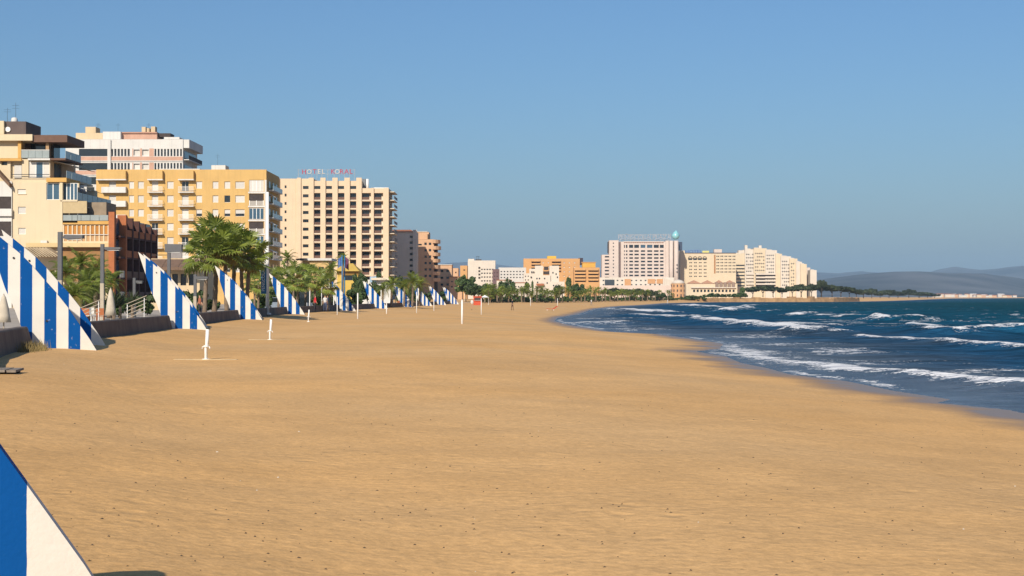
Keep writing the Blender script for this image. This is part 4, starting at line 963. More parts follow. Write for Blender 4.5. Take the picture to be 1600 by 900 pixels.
sb = mat('sign_blue', (.07,.13,.40), .5, .1, 1)
x, z = B.L(1084, 393.2, 0); o = put('lettering', text_mesh('lettering', 'HOTEL', 3.6, sb, .15), B.root, (x, .8, z)); o.rotation_euler = (R(90),0,0); o.scale.x = 1.35
B.box('yellow_sign', (1097.5,391.8,1108,395), .7, .9, mat('sign_yellow',(.72,.66,.22),.6,.1,1))
B = Bld('arcade_front', 'low arcaded cream building with orange tiled roofs on the far shore', 1110, 1140, 0, .3)
ops = [(1083+5.6*i,452.5,1086.3+5.6*i,456.5) for i in range(12)]
B.wall('wall', (1072,443,1152,470), 0, 10, crf, ops, 1.0)
for o in ops: B.win(o, 'dark', 0, 1.0, sub=False)
for x0, x1 in ((1074,1096),(1096.5,1116),(1116.5,1132),(1132.5,1150)):
    a0, z0 = B.L(x0, 443); a1, z1 = B.L(x1, 437.5); q = MB(); q.add([(a0,-.5,z0),(a1,-.5,z0),(a1,10,z0),(a0,10,z0),((a0+a1)/2,4,z1)], [(0,1,4),(1,2,4),(2,3,4),(3,0,4),(3,2,1,0)]); put('tiled_roof', q.mesh('tiled_roof', mat('tile_pale',(.52,.27,.16),.9,.2,1)), B.root)
for i in range(5): B.box('glazed_bay', (1118+6.4*i,441,1122.5+6.4*i,448.5), -1.4, -.004, mat('bay_brown',(.30,.21,.16),.6,.2,1))
B.box('terrace_band', (1080,448.6,1150,450), -1.6, -.006, wf)
# stepped white building
B = Bld('stepped_white_building', 'large stepped cream white apartment complex descending towards the far headland', 1205, 1300, 0, .3)
st = [(1148,396,1168,0),(1164,389.5,1180,-2),(1178,388,1198,-4),(1196,391,1214,-6),(1212,396.5,1222,-8),(1220,400.5,1236,-10),(1234,404,1246,-12),(1244,409,1253,-14),(1251,412.5,1260.5,-16),(1266,422,1276,-10)]
rows = {2:(1170,1177),}
for k, (a, y, b, dep) in enumerate(st):
    ops = []
    if b-a > 11:
        for j in range(int((462-y)/5.3)-3):
            yy = y+7+5.3*j
            if k in (0,): 
                if j > 1: ops.append((a+2,yy,b-2.5,yy+2.2))
            else:
                for i in range(int((b-a-3)/3.1)): 
                    if (i*3+j*5+k) % 7 != 0: ops.append((a+2.0+3.1*i,yy,a+3.9+3.1*i,yy+2.0))
    B.wall('wing', (a,y,b,470), dep, 14, crf if k % 2 == 0 else wf, ops, .5)
    for o in ops: B.win(o, 'dark', dep, .5, sub=False)
    B.box('step_parapet', (a+.4,y-1.1,a+(b-a)*.55,y-.03), dep+.3, dep+4, wf)
B.box('shaded_gap', (1260.6,418,1266,470), 2, 10, pnk, True)
for j in range(4): B.box('long_balcony', (1166,427+5.2*j,1178,429.4+5.2*j), -3.4, -2.004, wf); B.box('long_balcony', (1181,427+5.2*j,1212,429.4+5.2*j), -8, -6.004, wf); B.box('balcony_shade', (1181.3,429.5+5.2*j,1211.7,431.4+5.2*j), -6.1, -6.003, darkr)  # shade below the long balconies painted as dark strips
for px, y in ((1166,383),(1188,383.5)): B.box('roof_turret', (px-2,y,px+2,389), 0, 4, wf)
B.box('penthouse', (1154,391,1168,395.9), 1, 9, wf)
# seawall on the headland
mb = MB(); SW = [(96,733),(108,742.5),(120,748),(140,754),(160,762),(176,777),(190,802),(205,838)]
stone = mat('sea_wall_stone', (.44,.26,.12), .95, .35, .35, .5, 2)
t = thing('sea_wall', 'orange brown stone sea wall along the far headland', 'wall', (96,733,SEA))
for i, ((a,b),(c,d)) in enumerate(zip(SW[:-1], SW[1:])):
    n = 5
    for k in range(n):
        x0,y0 = a+(c-a)*k/n, b+(d-b)*k/n; x1,y1 = a+(c-a)*(k+.97)/n, b+(d-b)*(k+.97)/n; h = 2.2+.35*math.sin(i*5+k*2.3)+random.uniform(-.3,.5); q = MB()
        q.add([(x0-96,y0-733,-1),(x1-96,y1-733,-1),(x1-96,y1-733+1.2,h),(x0-96,y0-733+1.2,h),(x0-97,y0-729,-1),(x1-97,y1-729,-1),(x1-97,y1-729,h),(x0-97,y0-729,h)], [(0,1,2,3),(3,2,6,7),(0,3,7,4),(1,5,6,2)])
        put('stone_course', q.mesh('stone_course', stone), t)
mb = MB(); A = [(x-3,y+4) for x, y in SW]; n = len(A)
mb.add([(x,y,2.0) for x,y in A] + [(x-60,y+330,2.0) for x,y in A], [(i,i+1,n+i+1,n+i) for i in range(n-1)]); tag(put('headland_ground', mb.mesh('headland_ground', mat('earth',(.30,.21,.13),.95,.2,.1))), kind='structure')
# far town on the low coast
for i in range(26):
    px = 1462+ i*4.9 + random.uniform(-1.5,1.5); d = 3500+random.uniform(-150,500)+i*16; hgt = random.uniform(4.5,9); w_ = random.uniform(8,17)
    p = at(px, 464, d); t = thing('coast_house', 'tiny pale house in the town on the distant low coast', 'house', (p.x, d, .8), random.uniform(-.4,.4), 'houses of the distant coast town')
    q = MB(); q.box(-w_/2,w_/2,0,9,0,hgt); put('wall', q.mesh('wall', [wf, wf2, crf, pea][i%4]), t)
    q = MB(); q.add([(-w_/2-.3,-.3,hgt),(w_/2+.3,-.3,hgt),(w_/2+.3,9.3,hgt),(-w_/2-.3,9.3,hgt),(-w_/2-.3,4.5,hgt+1.8),(w_/2+.3,4.5,hgt+1.8)], [(0,1,5,4),(2,3,4,5),(1,2,5),(3,0,4)]); put('roof', q.mesh('roof', terra if i % 3 else wf2), t)

ALB = 1.0
# ------------------------------------------------------------------ plants
leaf_g = mat('palm_leaf', (.14,.165,.03), .45, .3, 1.2, spec=.4, rand=.25, transl=(.09,.125,.01))
leaf_y = mat('palm_leaf_dry', (.22,.16,.045), .7, .3, 1.2, rand=.2, transl=(.07,.05,.008))
leaf_b = mat('broad_leaf', (.05,.078,.022), .6, .4, .5, rand=.25, transl=(.02,.035,.006))
leaf_d = mat('pine_leaf', (.045,.058,.022), .7, .4, .4, rand=.2, transl=(.014,.02,.005))
bark = mat('palm_bark', (.20,.145,.10), .95, .3, 3, .8, 8); bark2 = mat('tree_bark', (.12,.09,.065), .95, .3, 3, .8, 8)
def fan_frond(seed, m, size=.95, pet=1.15):
    rd = random.Random(seed); mb = MB(); mb.tube([(0,0,0),(pet*.5,0,.04),(pet,0,0)], [.028,.022,.016], 4, False); n = 17
    for i in range(n):
        a = R(-118+236*i/(n-1)); l = size*(.72+.28*math.cos(a*.55))*rd.uniform(.9,1.06); wd = .075*size; ca, sa = math.cos(a), math.sin(a); dr = -.32*l*rd.uniform(.6,1.3)
        fx = .04 if i % 2 else -.04
        mb.add([(pet,0,0),(pet+ca*l*.6-sa*wd,sa*l*.6+ca*wd,fx-.05*l),(pet+ca*l*.6+sa*wd,sa*l*.6-ca*wd,-fx-.05*l),(pet+ca*l*.86-sa*wd*.4,sa*l*.86+ca*wd*.4,dr*.45),(pet+ca*l*.86+sa*wd*.4,sa*l*.86-ca*wd*.4,dr*.45),(pet+ca*l,sa*l,dr)], [(0,2,1),(1,2,4,3),(3,4,5)])
    return mb.mesh('frond', m)
def feather_frond(seed, m, L_=2.6, droop=.55):
    rd = random.Random(seed); mb = MB(); n = 22; P_ = []
    for i in range(n): k = i/(n-1); P_.append(Vector((L_*(k-.18*k**3), 0, L_*(.32*k-droop*k*k))))
    mb.tube(P_, [.03*(1-i/n)+.006 for i in range(n)], 4, False)
    for i in range(2, n-1):
        k = i/(n-1); l = .52*math.sin(math.pi*min(1,k*.9+.12))**.7*L_/2.6
        for s in (-1,1):
            p = P_[i]; q = p+Vector((l*.55, s*l*.85, -.18*l*rd.uniform(.2,1.8)+.15*l)); t = Vector((.035,0,0)); mid = (p+q)/2+Vector((0,0,.05*l))
            mb.add([p-t, p+t, mid+t*1.4, q, mid-t*1.4], [(0,1,2,3,4)] if s < 0 else [(4,3,2,1,0)])
    return mb.mesh('frond', m)
FAN = [fan_frond(i, leaf_g, .95, 1.1+.1*i) for i in range(4)]; FAND = [fan_frond(9+i, leaf_y, .85, .8) for i in range(2)]
FEA = [feather_frond(i, leaf_g, 2.6, .45+.12*i) for i in range(4)]; FEAD = [feather_frond(20, leaf_y, 2.2, .95)]
def trunk_mesh(h, r, bend, seed):
    rd = random.Random(seed); mb = MB(); n = 16; pts = []; rr = []
    for i in range(n):
        k = i/(n-1); pts.append((bend*math.sin(k*1.5), bend*.3*k, h*k)); rr.append(r*(1.25-.35*k if k > .06 else 1.5)*(1+(.09 if i % 2 else -.05))*rd.uniform(.95,1.05))
    mb.tube(pts, rr, 9); return mb.mesh('trunk', bark, True), Vector(pts[-1])
def frond_angles(n, seed, lo=-55, hi=80):
    rd = random.Random(seed); out = []
    for i in range(n):
        k = (i+.5)/n; out.append((i*2.39996+rd.uniform(-.2,.2), R(hi+(lo-hi)*k**.8+rd.uniform(-7,7)), rd.uniform(.85,1.12), rd.random()))
    return out
def palm(px, d, py, kind, label, n=30, sc=1.0, r=.16, bend=0.2, seed=0, parts=True, base=PZ, group='palms on the promenade', cache={}):
    c = at(px, py, d); t = thing('palm_tree', label, 'palm tree', (c.x-bend*.9, d, base), 0, group)
    h = max(.5, c.z-base); me, top = trunk_mesh(h, r, bend, seed); put('trunk', me, t)
    for a, e, s, q in frond_angles(n, seed, *( (-62,82) if kind == 'fan' else (-40,78))):
        src = (FAND if kind == 'fan' else FEAD) if (e < R(-42) or q > .94) else (FAN if kind == 'fan' else FEA)
        o = put('frond', src[int(q*997)%len(src)], t, top, 0, s*sc); o.rotation_euler = (random.Random(q).uniform(-.5,.5), -e, a)
    return t
def crown_mesh(kind, n, seed, mats):
    """all fronds of a distant palm joined into one crown"""
    V_ = []; mb = MB()
    for a, e, s, q in frond_angles(n, seed, *((-62,82) if kind == 'fan' else (-45,75))):
        src = (FAN if kind == 'fan' else FEA)[int(q*997)%4]; mb.cur = 1 if e < R(-38) else 0
        M = Matrix.Rotation(a,4,'Z') @ Matrix.Rotation(-e,4,'Y') @ Matrix.Scale(s,4)
        mb.add([M @ v.co for v in src.vertices], [tuple(p.vertices) for p in src.polygons])
    return mb.mesh('crown', mats)
# the tall fan palm clump
palm(322,112,398,'fan','tall fan palm, leftmost of the clump before the yellow block',30,1.05,.15,.15,1)
palm(338,114.5,376,'fan','tallest fan palm of the clump before the yellow block',36,1.12,.17,.2,2)
palm(352,113,392,'fan','middle fan palm of the clump, trunk left of the third striped fin',34,1.0,.15,-.15,3)
palm(366,118,386,'fan','fan palm of the clump directly above the third fin tip',32,1.1,.16,.3,4)
palm(388,117,402,'fan','rightmost fan palm of the clump, beside the white mast',32,1.0,.15,.25,5)
palm(377,121,396,'fan','fan palm at the back of the clump, crown mostly hidden',34,1.05,.15,-.2,6)
palm(404,135,445,'fan','small young fan palm under the blue banner',22,.75,.1,.05,7)
palm(398,150,440,'fan','small fan palm between third fin and the banner',22,.8,.1,.05,8)
# bushy feather palms on the left
for i, (px, d, py, sc, lb) in enumerate([(126,96,412,.62,'upright bushy palm nearest the first street lamp'),(104,92,428,.6,'dark bushy palm just right of the big fin edge'),(137,90,446,.68,'yellow green palm low in front of the left palm clump'),
      (150,100,428,.6,'bushy palm left of the second street lamp'),(116,88,462,.6,'lowest yellowish palm behind the big fin slope'),(156,95,452,.55,'palm fronds at the foot of the second street lamp'),(84,98,440,.5,'bushy palm behind the first street lamp'),(172,104,440,.5,'small palm before the brick building pier')]):
    palm(px, d, py, 'fea', lb, 34, sc, .15, .05, 30+i)
# row behind the middle fins
for i, (px, d, py, k, sc, lb) in enumerate([(449,176,404,'fea',.75,'tall feathery palm left of the yellow villa'),(436,160,437,'fan',.95,'fan palm behind the fin by the mast, left one'),(452,165,432,'fan',1.05,'fan palm in front of the yellow villa, left'),(465,160,440,'fan',1.0,'fan palm above the fourth fin edge'),
      (478,168,434,'fan',1.05,'fan palm before the cafe entrance'),(492,166,438,'fan',1.0,'fan palm above the person in red'),(505,170,430,'fea',.7,'feathery palm left of the flags'),(517,172,421,'fea',.7,'tall feathery palm nearest the flagpoles'),(512,164,446,'fan',.95,'low fan palm left of the fifth fin'),
      (536,215,405,'fea',.7,'palm top showing behind the two flags'),(459,185,420,'fea',.75,'feathery palm behind the fan palms'),(485,180,424,'fea',.65,'feathery palm against the yellow villa wall')]):
    palm(px, d, py, k, lb, 22, sc*.88, .12, .1, 50+i)
for i, (px, d, py, k, sc, lb) in enumerate([(612,226,446,'fea',.8,'yellow green palm above the seventh fin'),(645,235,440,'fea',1.0,'broad yellow green palm right of the hotel'),(656,240,446,'fea',.9,'broad palm above the thin white post'),(632,240,447,'fea',.8,'palm between the seventh fin and broad palm'),(598,222,452,'fea',.7,'low palm behind the sixth fin')]):
    palm(px, d, py, k, lb, 26, sc, .16, .1, 80+i)
# agaves by the wall
for i, (px, d, lb) in enumerate([(188,92,'spiky agave between second lamp and second fin'),(207,96,'spiky agave left of the second fin'),(178,88,'spiky agave by the folded parasol')]):
    p = at(px, 464, d); t = thing('agave_plant', lb, 'agave', (p.x, d, PZ), 0, 'agaves on the promenade')
    for j in range(22):
        a = j*2.4; e = R(75-j*2.6); q = MB(); l = 1.25; q.add([(0,-.07,0),(0,.07,0),(l*.55,.06,.05),(l,0,-.05),(l*.55,-.06,.05)], [(0,4,2,1),(4,3,2)])
        o = put('leaf', q.mesh('leaf', leaf_d), t, (0,0,.9)); o.rotation_euler = (0,-e,a)
    q = MB(); q.tube([(0,0,0),(0,0,.95)], [.1,.09], 6); put('stem', q.mesh('stem', bark), t)
# broad trees
def tree_mesh(seed, leafm, n=2600, rx=1., rz=.8, leaf=.085, clumps=26):
    rd = np.random.default_rng(seed); cs = rd.normal(size=(clumps,3)); cs /= np.linalg.norm(cs,axis=1)[:,None]; cs *= (rd.uniform(.25,.82,clumps)**.6)[:,None]
    cs *= (rx,rx,rz); cs[:,2] = np.where(cs[:,2] < -.35*rz, -.35*rz+ (cs[:,2]+.35*rz)*.25, cs[:,2]); rr = rd.uniform(.2,.36,clumps)
    i = rd.integers(0,clumps,n); v = rd.normal(size=(n,3)); v /= np.linalg.norm(v,axis=1)[:,None]; P_ = cs[i] + v*(rr[i]*rd.uniform(.55,1.05,n))[:,None]
    nn = v + rd.normal(size=(n,3))*.55; nn /= np.linalg.norm(nn,axis=1)[:,None]; t = np.cross(nn, rd.normal(size=(n,3))); t /= np.linalg.norm(t,axis=1)[:,None]; b = np.cross(nn,t)
    s = leaf*rd.uniform(.6,1.3,n)[:,None]; V_ = np.concatenate([P_-t*s-b*s*.6, P_+t*s-b*s*.6, P_+t*s*.7+b*s*.9, P_-t*s*.7+b*s*.9],1).reshape(-1,3)
    me = bpy.data.meshes.new('crown'); me.from_pydata(V_.tolist(), [], [(4*k,4*k+1,4*k+2,4*k+3) for k in range(n)]); me.materials.append(leafm); return me
def limb_mesh(seed, spread=.5):
    rd = random.Random(seed); mb = MB(); mb.tube([(0,0,0),(.02,0,.3),(.0,.02,.62)], [.07,.055,.04], 7)
    for i in range(5):
        a = i*1.26+rd.random(); mb.tube([(0,0,.45),(math.cos(a)*spread*.5,math.sin(a)*spread*.5,.75),(math.cos(a)*spread,math.sin(a)*spread,1.05)], [.035,.025,.012], 5)
    return mb.mesh('trunk', bark2, True)
TRB = [tree_mesh(i, leaf_b) for i in range(3)]; TRP = [tree_mesh(10+i, leaf_d, 2200, 1., .5, .085, 22) for i in range(3)]; TRC = [tree_mesh(20, leaf_b, 1800, .55, 1.2, .08, 22)]; LIM = [limb_mesh(i) for i in range(3)]
BUS = [tree_mesh(30+i, leaf_b, 900, 1., .7, .11, 14) for i in range(2)]
def tree(px, d, py0, py1, wpx, label, src, base=.3, group='broad trees of the far town', name='broad_tree', cat='tree', lowfrac=.25):
    a = at(px, py0, d); z1 = a.z; r = wpx*d/FPX/2; h = z1-base; t = thing(name, label, cat, (a.x, d, base), random.uniform(0,6), group)
    cb = base+h*lowfrac; hz_ = (z1-cb)/2
    o = put('crown', src, t, (0,0,h*lowfrac+hz_), 0, (r*1.05, r*1.05, hz_*1.2 if src not in TRC else hz_*.85))
    put('trunk', LIM[int(px)%3], t, (0,0,-.1), 0, (r*.75, r*.75, h*.62)); return t
for i, a in enumerate([(728,430,432,470,36,'leafy green tree with palm like top above the last striped fins',TRB[0]),(741,420,441,470,26,'dark tree right of the last striped fins',TRB[1]),(762,440,444,470,26,'dark round tree behind the red kiosk',TRB[2]),
   (775,460,451,470,30,'low wide dark tree right of the red kiosk',TRP[0]),(793,470,436,468,30,'big round dark tree before the low white houses',TRB[1]),(824,520,438,466,15,'dark narrow cypress like tree before the cream villas',TRC[0]),(832,540,436,464,6,'thin dark cypress beside the narrow dark tree',TRC[0]),
   (889,560,430,466,17,'dark conifer in front of the orange block',TRC[0]),(903,570,444,466,26,'round dark tree right of the conifer',TRB[0]),(872,540,446,468,14,'small dark tree left of the conifer',TRB[2]),(960,640,447,462,40,'wide flat pine left of the podium middle',TRP[0]),(974,645,448,464,30,'second wide pine before the podium',TRP[1]),
   (1001,660,449,466,34,'dense dark rounded pine before the podium, larger one',TRP[2]),(1017,665,451,466,24,'dark rounded pine right of the podium middle',TRP[0]),(1033,680,458,467,18,'small dark tree below the round orange tower',TRB[1]),(1160,780,448,464,8,'thin feathery tree left of the headland trees',TRB[0]),
   (585,236,440,474,22,'dark green shrub tree at the hotel kiosk',TRB[1]),(562,226,428,478,26,'dark bushy tree right of the flags',TRB[0]),(574,232,446,480,22,'low dark bushy tree behind the sixth fin',TRB[2]),(592,340,420,470,16,'dark tree in the shade right of the hotel',TRC[0]),(618,330,432,470,26,'olive tree right of the hotel foot',TRB[2]),(630,335,440,470,22,'olive tree before the shaded grey block',TRB[0])]):
    tree(*a)
for i, (px, y, w_) in enumerate([(1176,446,26),(1192,443,30),(1208,444,30),(1222,448,24),(1238,444,26),(1252,442,28),(1268,441,28),(1284,433,14),(1283,442,30),(1300,443,30),(1314,444,28),(1327,447,24),(1338,451,22)]):
    tree(px, 815+i*8, y, 466, w_, 'dark pine tree in the grove on the far headland', TRP[i%3], 2.0, 'pines in the headland grove', 'pine_tree', 'tree', .3)
for i, (px, y, w_) in enumerate([(1349,449,26),(1362,449,22),(1375,453,22),(1389,450,24),(1403,454,26),(1420,450,26),(1436,454,28),(1449,456,22),(1460,458,20)]):
    tree(px, 1250+i*60, y, 467, w_, 'hazy low pine beyond the headland sea wall', TRP[(i+1)%3], 1.0, 'pines along the hazy low coast', 'pine_tree', 'tree', .12)
# row of small palms and bushes along the far beach
def near(px):
    return next(t for lim, t in ((785,'right of the red kiosk'),(815,'below the big round dark tree'),(852,'below the cream villas'),(897,'below the long orange block'),(945,'below the lower orange block'),(2000,'below the pale hotel podium')) if px < lim)
CR = [crown_mesh('fea', 22, 200+i, [leaf_g, leaf_y]) for i in range(3)] + [crown_mesh('fan', 24, 210, [leaf_g, leaf_y])]
TK = trunk_mesh(4, .2, .1, 99)[0]
for i in range(64):
    px = 752 + i*4.75 + random.uniform(-1.8,1.8); wy = np.interp(px, [745,800,870,950,1040,1060], [405,432,462,560,690,700]); d = wy+random.uniform(3,26); h = random.uniform(2.2,4.6)*(1.0 if px < 960 else .9)
    p = at(px, 464, d); t = thing('small_palm', 'small palm in the far beach row ' + near(px), 'palm tree', (p.x, d, .35), random.uniform(0,6), 'row of small palms behind the far beach')
    put('trunk', TK, t, (0,0,-.2), 0, (1,1,(h+.2)/4)); put('crown', CR[i%4], t, (0,0,h), 0, random.uniform(.72,1.0))
for i in range(60):
    px = 750 + i*5.2 + random.uniform(-2,2); wy = np.interp(px, [745,800,870,950,1040,1060], [405,432,462,560,690,700]); d = wy+random.uniform(8,34); p = at(px, 464, d); s = random.uniform(1.2,2.3)
    t = thing('green_bush', 'leafy bush among the far beach palms ' + near(px), 'bush', (p.x, d, .3), random.uniform(0,6), 'bushes behind the far beach'); put('crown', BUS[i%2], t, (0,0,s*.5), 0, (s,s,s*.8)); put('trunk', LIM[i%3], t, (0,0,-.1), 0, (s*.5,s*.5,s*.5))
for i in range(26):
    px = 1066+i*4.0+random.uniform(-1.5,1.5); d = 720+random.uniform(0,25) if px < 1110 else 765+random.uniform(5,25); p = at(px, 464, d); s = random.uniform(1.3,2.2)
    t = thing('shore_bush', 'low grey green bush before the arcaded building on the far shore', 'bush', (p.x, d, .5 if px < 1100 else 1.8), random.uniform(0,6), 'bushes before the arcade'); put('crown', BUS[i%2], t, (0,0,s*.5), 0, (s*1.2,s,s*.8)); put('trunk', LIM[i%3], t, (0,0,-.1), 0, (s*.5,s*.5,s*.5))
# hedge of shrubs behind the wall near the left palms
SHL = ['leftmost shrub behind the big fin','shrub left of the first street lamp','shrub right of the first street lamp','shrub below the upright bushy palm','shrub left of the second street lamp','small shrub right of the second street lamp','smallest shrub by the agaves','shrub left of the second fin','shrub before the cafe awnings','shrub left of the slim lamp','shrub left of the leftmost fan palm','shrub under the blue banner','shrub behind the parked car','shrub right of the parked car','shrub left of the cafe pergola','shrub right of the cafe pergola','shrub left of the flagpoles','shrub right of the flagpoles','shrub behind the seventh fin','shrub behind the eighth fin','farthest shrub at the last fin']
for i, (px, d, s) in enumerate([(60,100,1.5),(75,104,1.6),(100,108,1.7),(125,110,1.8),(150,112,1.7),(170,112,1.3),(185,108,1.2),(230,120,1.4),(280,128,1.6),(300,132,1.6),(315,136,1.6),(405,160,1.6),(430,185,2.0),(445,190,2.2),(470,195,2.2),(500,195,2.2),(520,196,2.2),(548,200,2.0),(640,292,2.4),(668,330,2.2),(690,372,2.4)]):
    p = at(px, 464, d); t = thing('promenade_shrub', 'leafy promenade ' + SHL[i], 'shrub', (p.x, d, PZ), i, 'shrubs along the promenade'); put('crown', BUS[i%2], t, (0,0,s*.6), 0, (s,s,s*.85)); put('trunk', LIM[i%3], t, (0,0,-.1), 0, (s*.5,s*.5,s*.6))
# dry weeds at the foot of the first wall
rd = random.Random(5); mb = MB()
for i in range(420):
    a = rd.uniform(0,1); x = -14.6-rd.uniform(-.15,.9)*1; y = 43.2+a*4.0; x = wall_x(y)+abs(rd.gauss(0,.28))+.05; z = gz(x,y) if i % 12 == 0 else z; h = rd.uniform(.08,.38); b = rd.uniform(0,6.3); l = rd.uniform(.05,.2)
    dx, dy = math.cos(b)*l, math.sin(b)*l; mb.add([(x-.012,y,z-.03),(x+.012,y,z-.03),(x+dx,y+dy,z+h)], [(0,1,2)])
o = put('dry_weeds', mb.mesh('dry_weeds', mat('dry_weed',(.20,.15,.06),.9,.4,3)), None); tag(o, 'dry weeds growing at the foot of the dark parapet wall', 'weeds', kind='stuff')

# ------------------------------------------------------------------ promenade furniture
cloth = mat('parasol_cloth', (.50,.43,.33), .9, .15, 3, .3, 10)
def parasol(px, d, h, label):
    p = at(px, 464, d); t = thing('folded_parasol', label, 'parasol', (p.x, d, PZ), 0, 'folded parasols on the promenade')
    q = MB(); q.tube([(0,0,0),(0,0,h)], [.03,.03], 6); put('pole', q.mesh('pole', polec), t)
    q = MB(); n = 14; q.tube([(0,0,h*.22),(0,0,h*.4),(0,0,h*.62),(0,0,h*.9),(0,0,h*.98)], [.34,.27,.22,.1,.02], n); q.v = [(x*(1+.25*math.cos(7*math.atan2(y,x))), y*(1+.25*math.cos(7*math.atan2(y,x))), z) for x,y,z in q.v]; put('cloth', q.mesh('cloth', cloth, True), t)
    q = MB(); q.box(-.3,.3,-.3,.3,0,.09); put('base', q.mesh('base', conc), t)
parasol(173, 84, 2.1, 'folded cream parasol beside the second street lamp'); parasol(6, 66, 1.7, 'folded pale parasol at the left edge behind the big fin')
def rails(px, d, n, label, flip=1):
    p = at(px, 464, d); t = thing('ramp_railing', label, 'railing', (p.x, d, PZ), 0, 'white ramp railings')
    for i in range(n):
        q = MB(); z = .25+i*.22; q.tube([(-.6,.05*i,z),(.6,.05*i,z+.5*flip)], [.022,.022], 6); put('rail', q.mesh('rail', polec), t)
    for s in (-.5,.5):
        q = MB(); q.tube([(s,0,-.02),(s,.05,.3+n*.2+.4*flip*s)], [.024,.024], 6); put('upright', q.mesh('upright', white), t)
rails(212, 84, 5, 'white sloping ramp railing left of the second fin'); rails(140, 80, 4, 'white railing below the left palms'); 
def chair(px, d, m, label, rz):
    p = at(px, 464, d); t = thing('cafe_chair', label, 'chair', (p.x, d, PZ), rz, 'cafe chairs on the promenade')
    q = MB(); q.box(-.22,.22,-.22,.22,.43,.47); put('seat', q.mesh('seat', m), t); q = MB(); q.box(-.22,.22,.19,.22,.5,.9); put('backrest', q.mesh('backrest', m), t)
    for sx_ in (-1,1):
        for sy_ in (-1,1): q = MB(); q.tube([(sx_*.19,sy_*.19,0),(sx_*.19,sy_*.19,.43)], [.018,.018], 5); put('leg', q.mesh('leg', m), t)
for i, (px, d) in enumerate([(132,82),(142,84),(150,88),(157,82),(478,160),(484,162),(560,205),(578,208),(610,236),(622,240)]): chair(px, d, white if i % 3 else brk, ('white' if i % 3 else 'brick red') + ' cafe chair ' + ('below the left bushy palms' if i < 4 else 'by the cafe pergola' if i < 6 else 'behind the sixth and seventh fins'), i*1.1)
# cafe pergola behind the fourth fin
p = at(484, 464, 178); t = thing('white_pergola', 'white frame pergola of the cafe among the palm trunks', 'pergola', (p.x, 178, PZ))
for i in range(5): q = MB(); q.tube([(-3+1.5*i,0,0),(-3+1.5*i,0,2.7)], [.06,.06], 6); put('post', q.mesh('post', white), t)
q = MB(); q.box(-3.2,3.2,-.06,.06,2.7,2.82); put('beam', q.mesh('beam', white), t)
q = MB(); q.box(-1.4,-.1,.4,.5,0,2.2); put('dark_door', q.mesh('dark_door', glass), t)
# red kiosk
k = ground(746, 474.6, .35); t = thing('red_kiosk', 'small red kiosk on the sand edge before the round trees', 'kiosk', (k.x, k.y, gz(k.x,k.y)))
redp = mat('red_panel', (.50,.075,.03), .7, .12, 1)
q = MB(); q.box(-.98,.98,0,1.9,0,2.05); put('cabin', q.mesh('cabin', redp), t); q = MB(); q.box(-1.1,1.1,-.2,2.0,2.055,2.2); put('roof', q.mesh('roof', redp), t)
q = MB(); q.box(-.8,.8,-.35,-.005,1.15,1.2); put('counter', q.mesh('counter', white), t); q = MB(); q.box(-.75,.75,-.02,-.002,1.22,1.8); put('hatch', q.mesh('hatch', darkr), t)
k = ground(757.5, 474.2, .35); t = thing('white_tent', 'small white canopy right of the red kiosk', 'canopy', (k.x, k.y, gz(k.x,k.y)))
q = MB(); q.add([(-1,-1,1.9),(1,-1,1.9),(1,1,1.9),(-1,1,1.9),(0,0,2.5)], [(0,1,4),(1,2,4),(2,3,4),(3,0,4)]); put('canopy', q.mesh('canopy', white), t)
for sx_ in (-1,1):
    for sy_ in (-1,1): q = MB(); q.tube([(sx_*.95,sy_*.95,0),(sx_*.95,sy_*.95,1.95)], [.03,.03], 5); put('leg', q.mesh('leg', white), t)
# parked car glimpsed behind the fourth fin
p = at(437, 464, 168); t = thing('parked_car', 'silver blue car parked behind the fourth striped fin', 'car', (p.x, 168, PZ), R(8)); paint = mat('car_paint', (.30,.36,.44), .3, .05, 1, metal=.4, spec=.6)
q = MB(); q.prism([(-2,.3),(2,.3),(2.05,.7),(1.9,.85),(1.0,.92),(-1.6,.95),(-2.05,.85)], -.82, .82); put('body', q.mesh('body', paint), t)
q = MB(); q.prism([(-1.75,.955),(1.0,.925),(.35,1.42),(-1.2,1.45)], -.7, .7); cb = put('cabin', q.mesh('cabin', glass), t); q = MB(); q.prism([(-1.25,1.452),(.38,1.425),(.3,1.47),(-1.15,1.5)], -.68, .68); put('roof', q.mesh('roof', paint), cb)
for x in (-1.25,1.25):
    for y in (-.8,.8): q = MB(); q.tube([(x,y-.1,.32),(x,y+.1,.32)], [.32,.32], 14); wh = put('wheel', q.mesh('wheel', dark_metal), t); q = MB(); q.tube([(x,y-.11,.32),(x,y+.11,.32)], [.18,.18], 10); put('rim', q.mesh('rim', lampg), wh)
q = MB(); q.box(1.98,2.06,-.75,-.45,.6,.74); put('headlight', q.mesh('headlight', white), t); q = MB(); q.box(1.98,2.06,.45,.75,.6,.74); put('headlight', q.mesh('headlight', white), t)

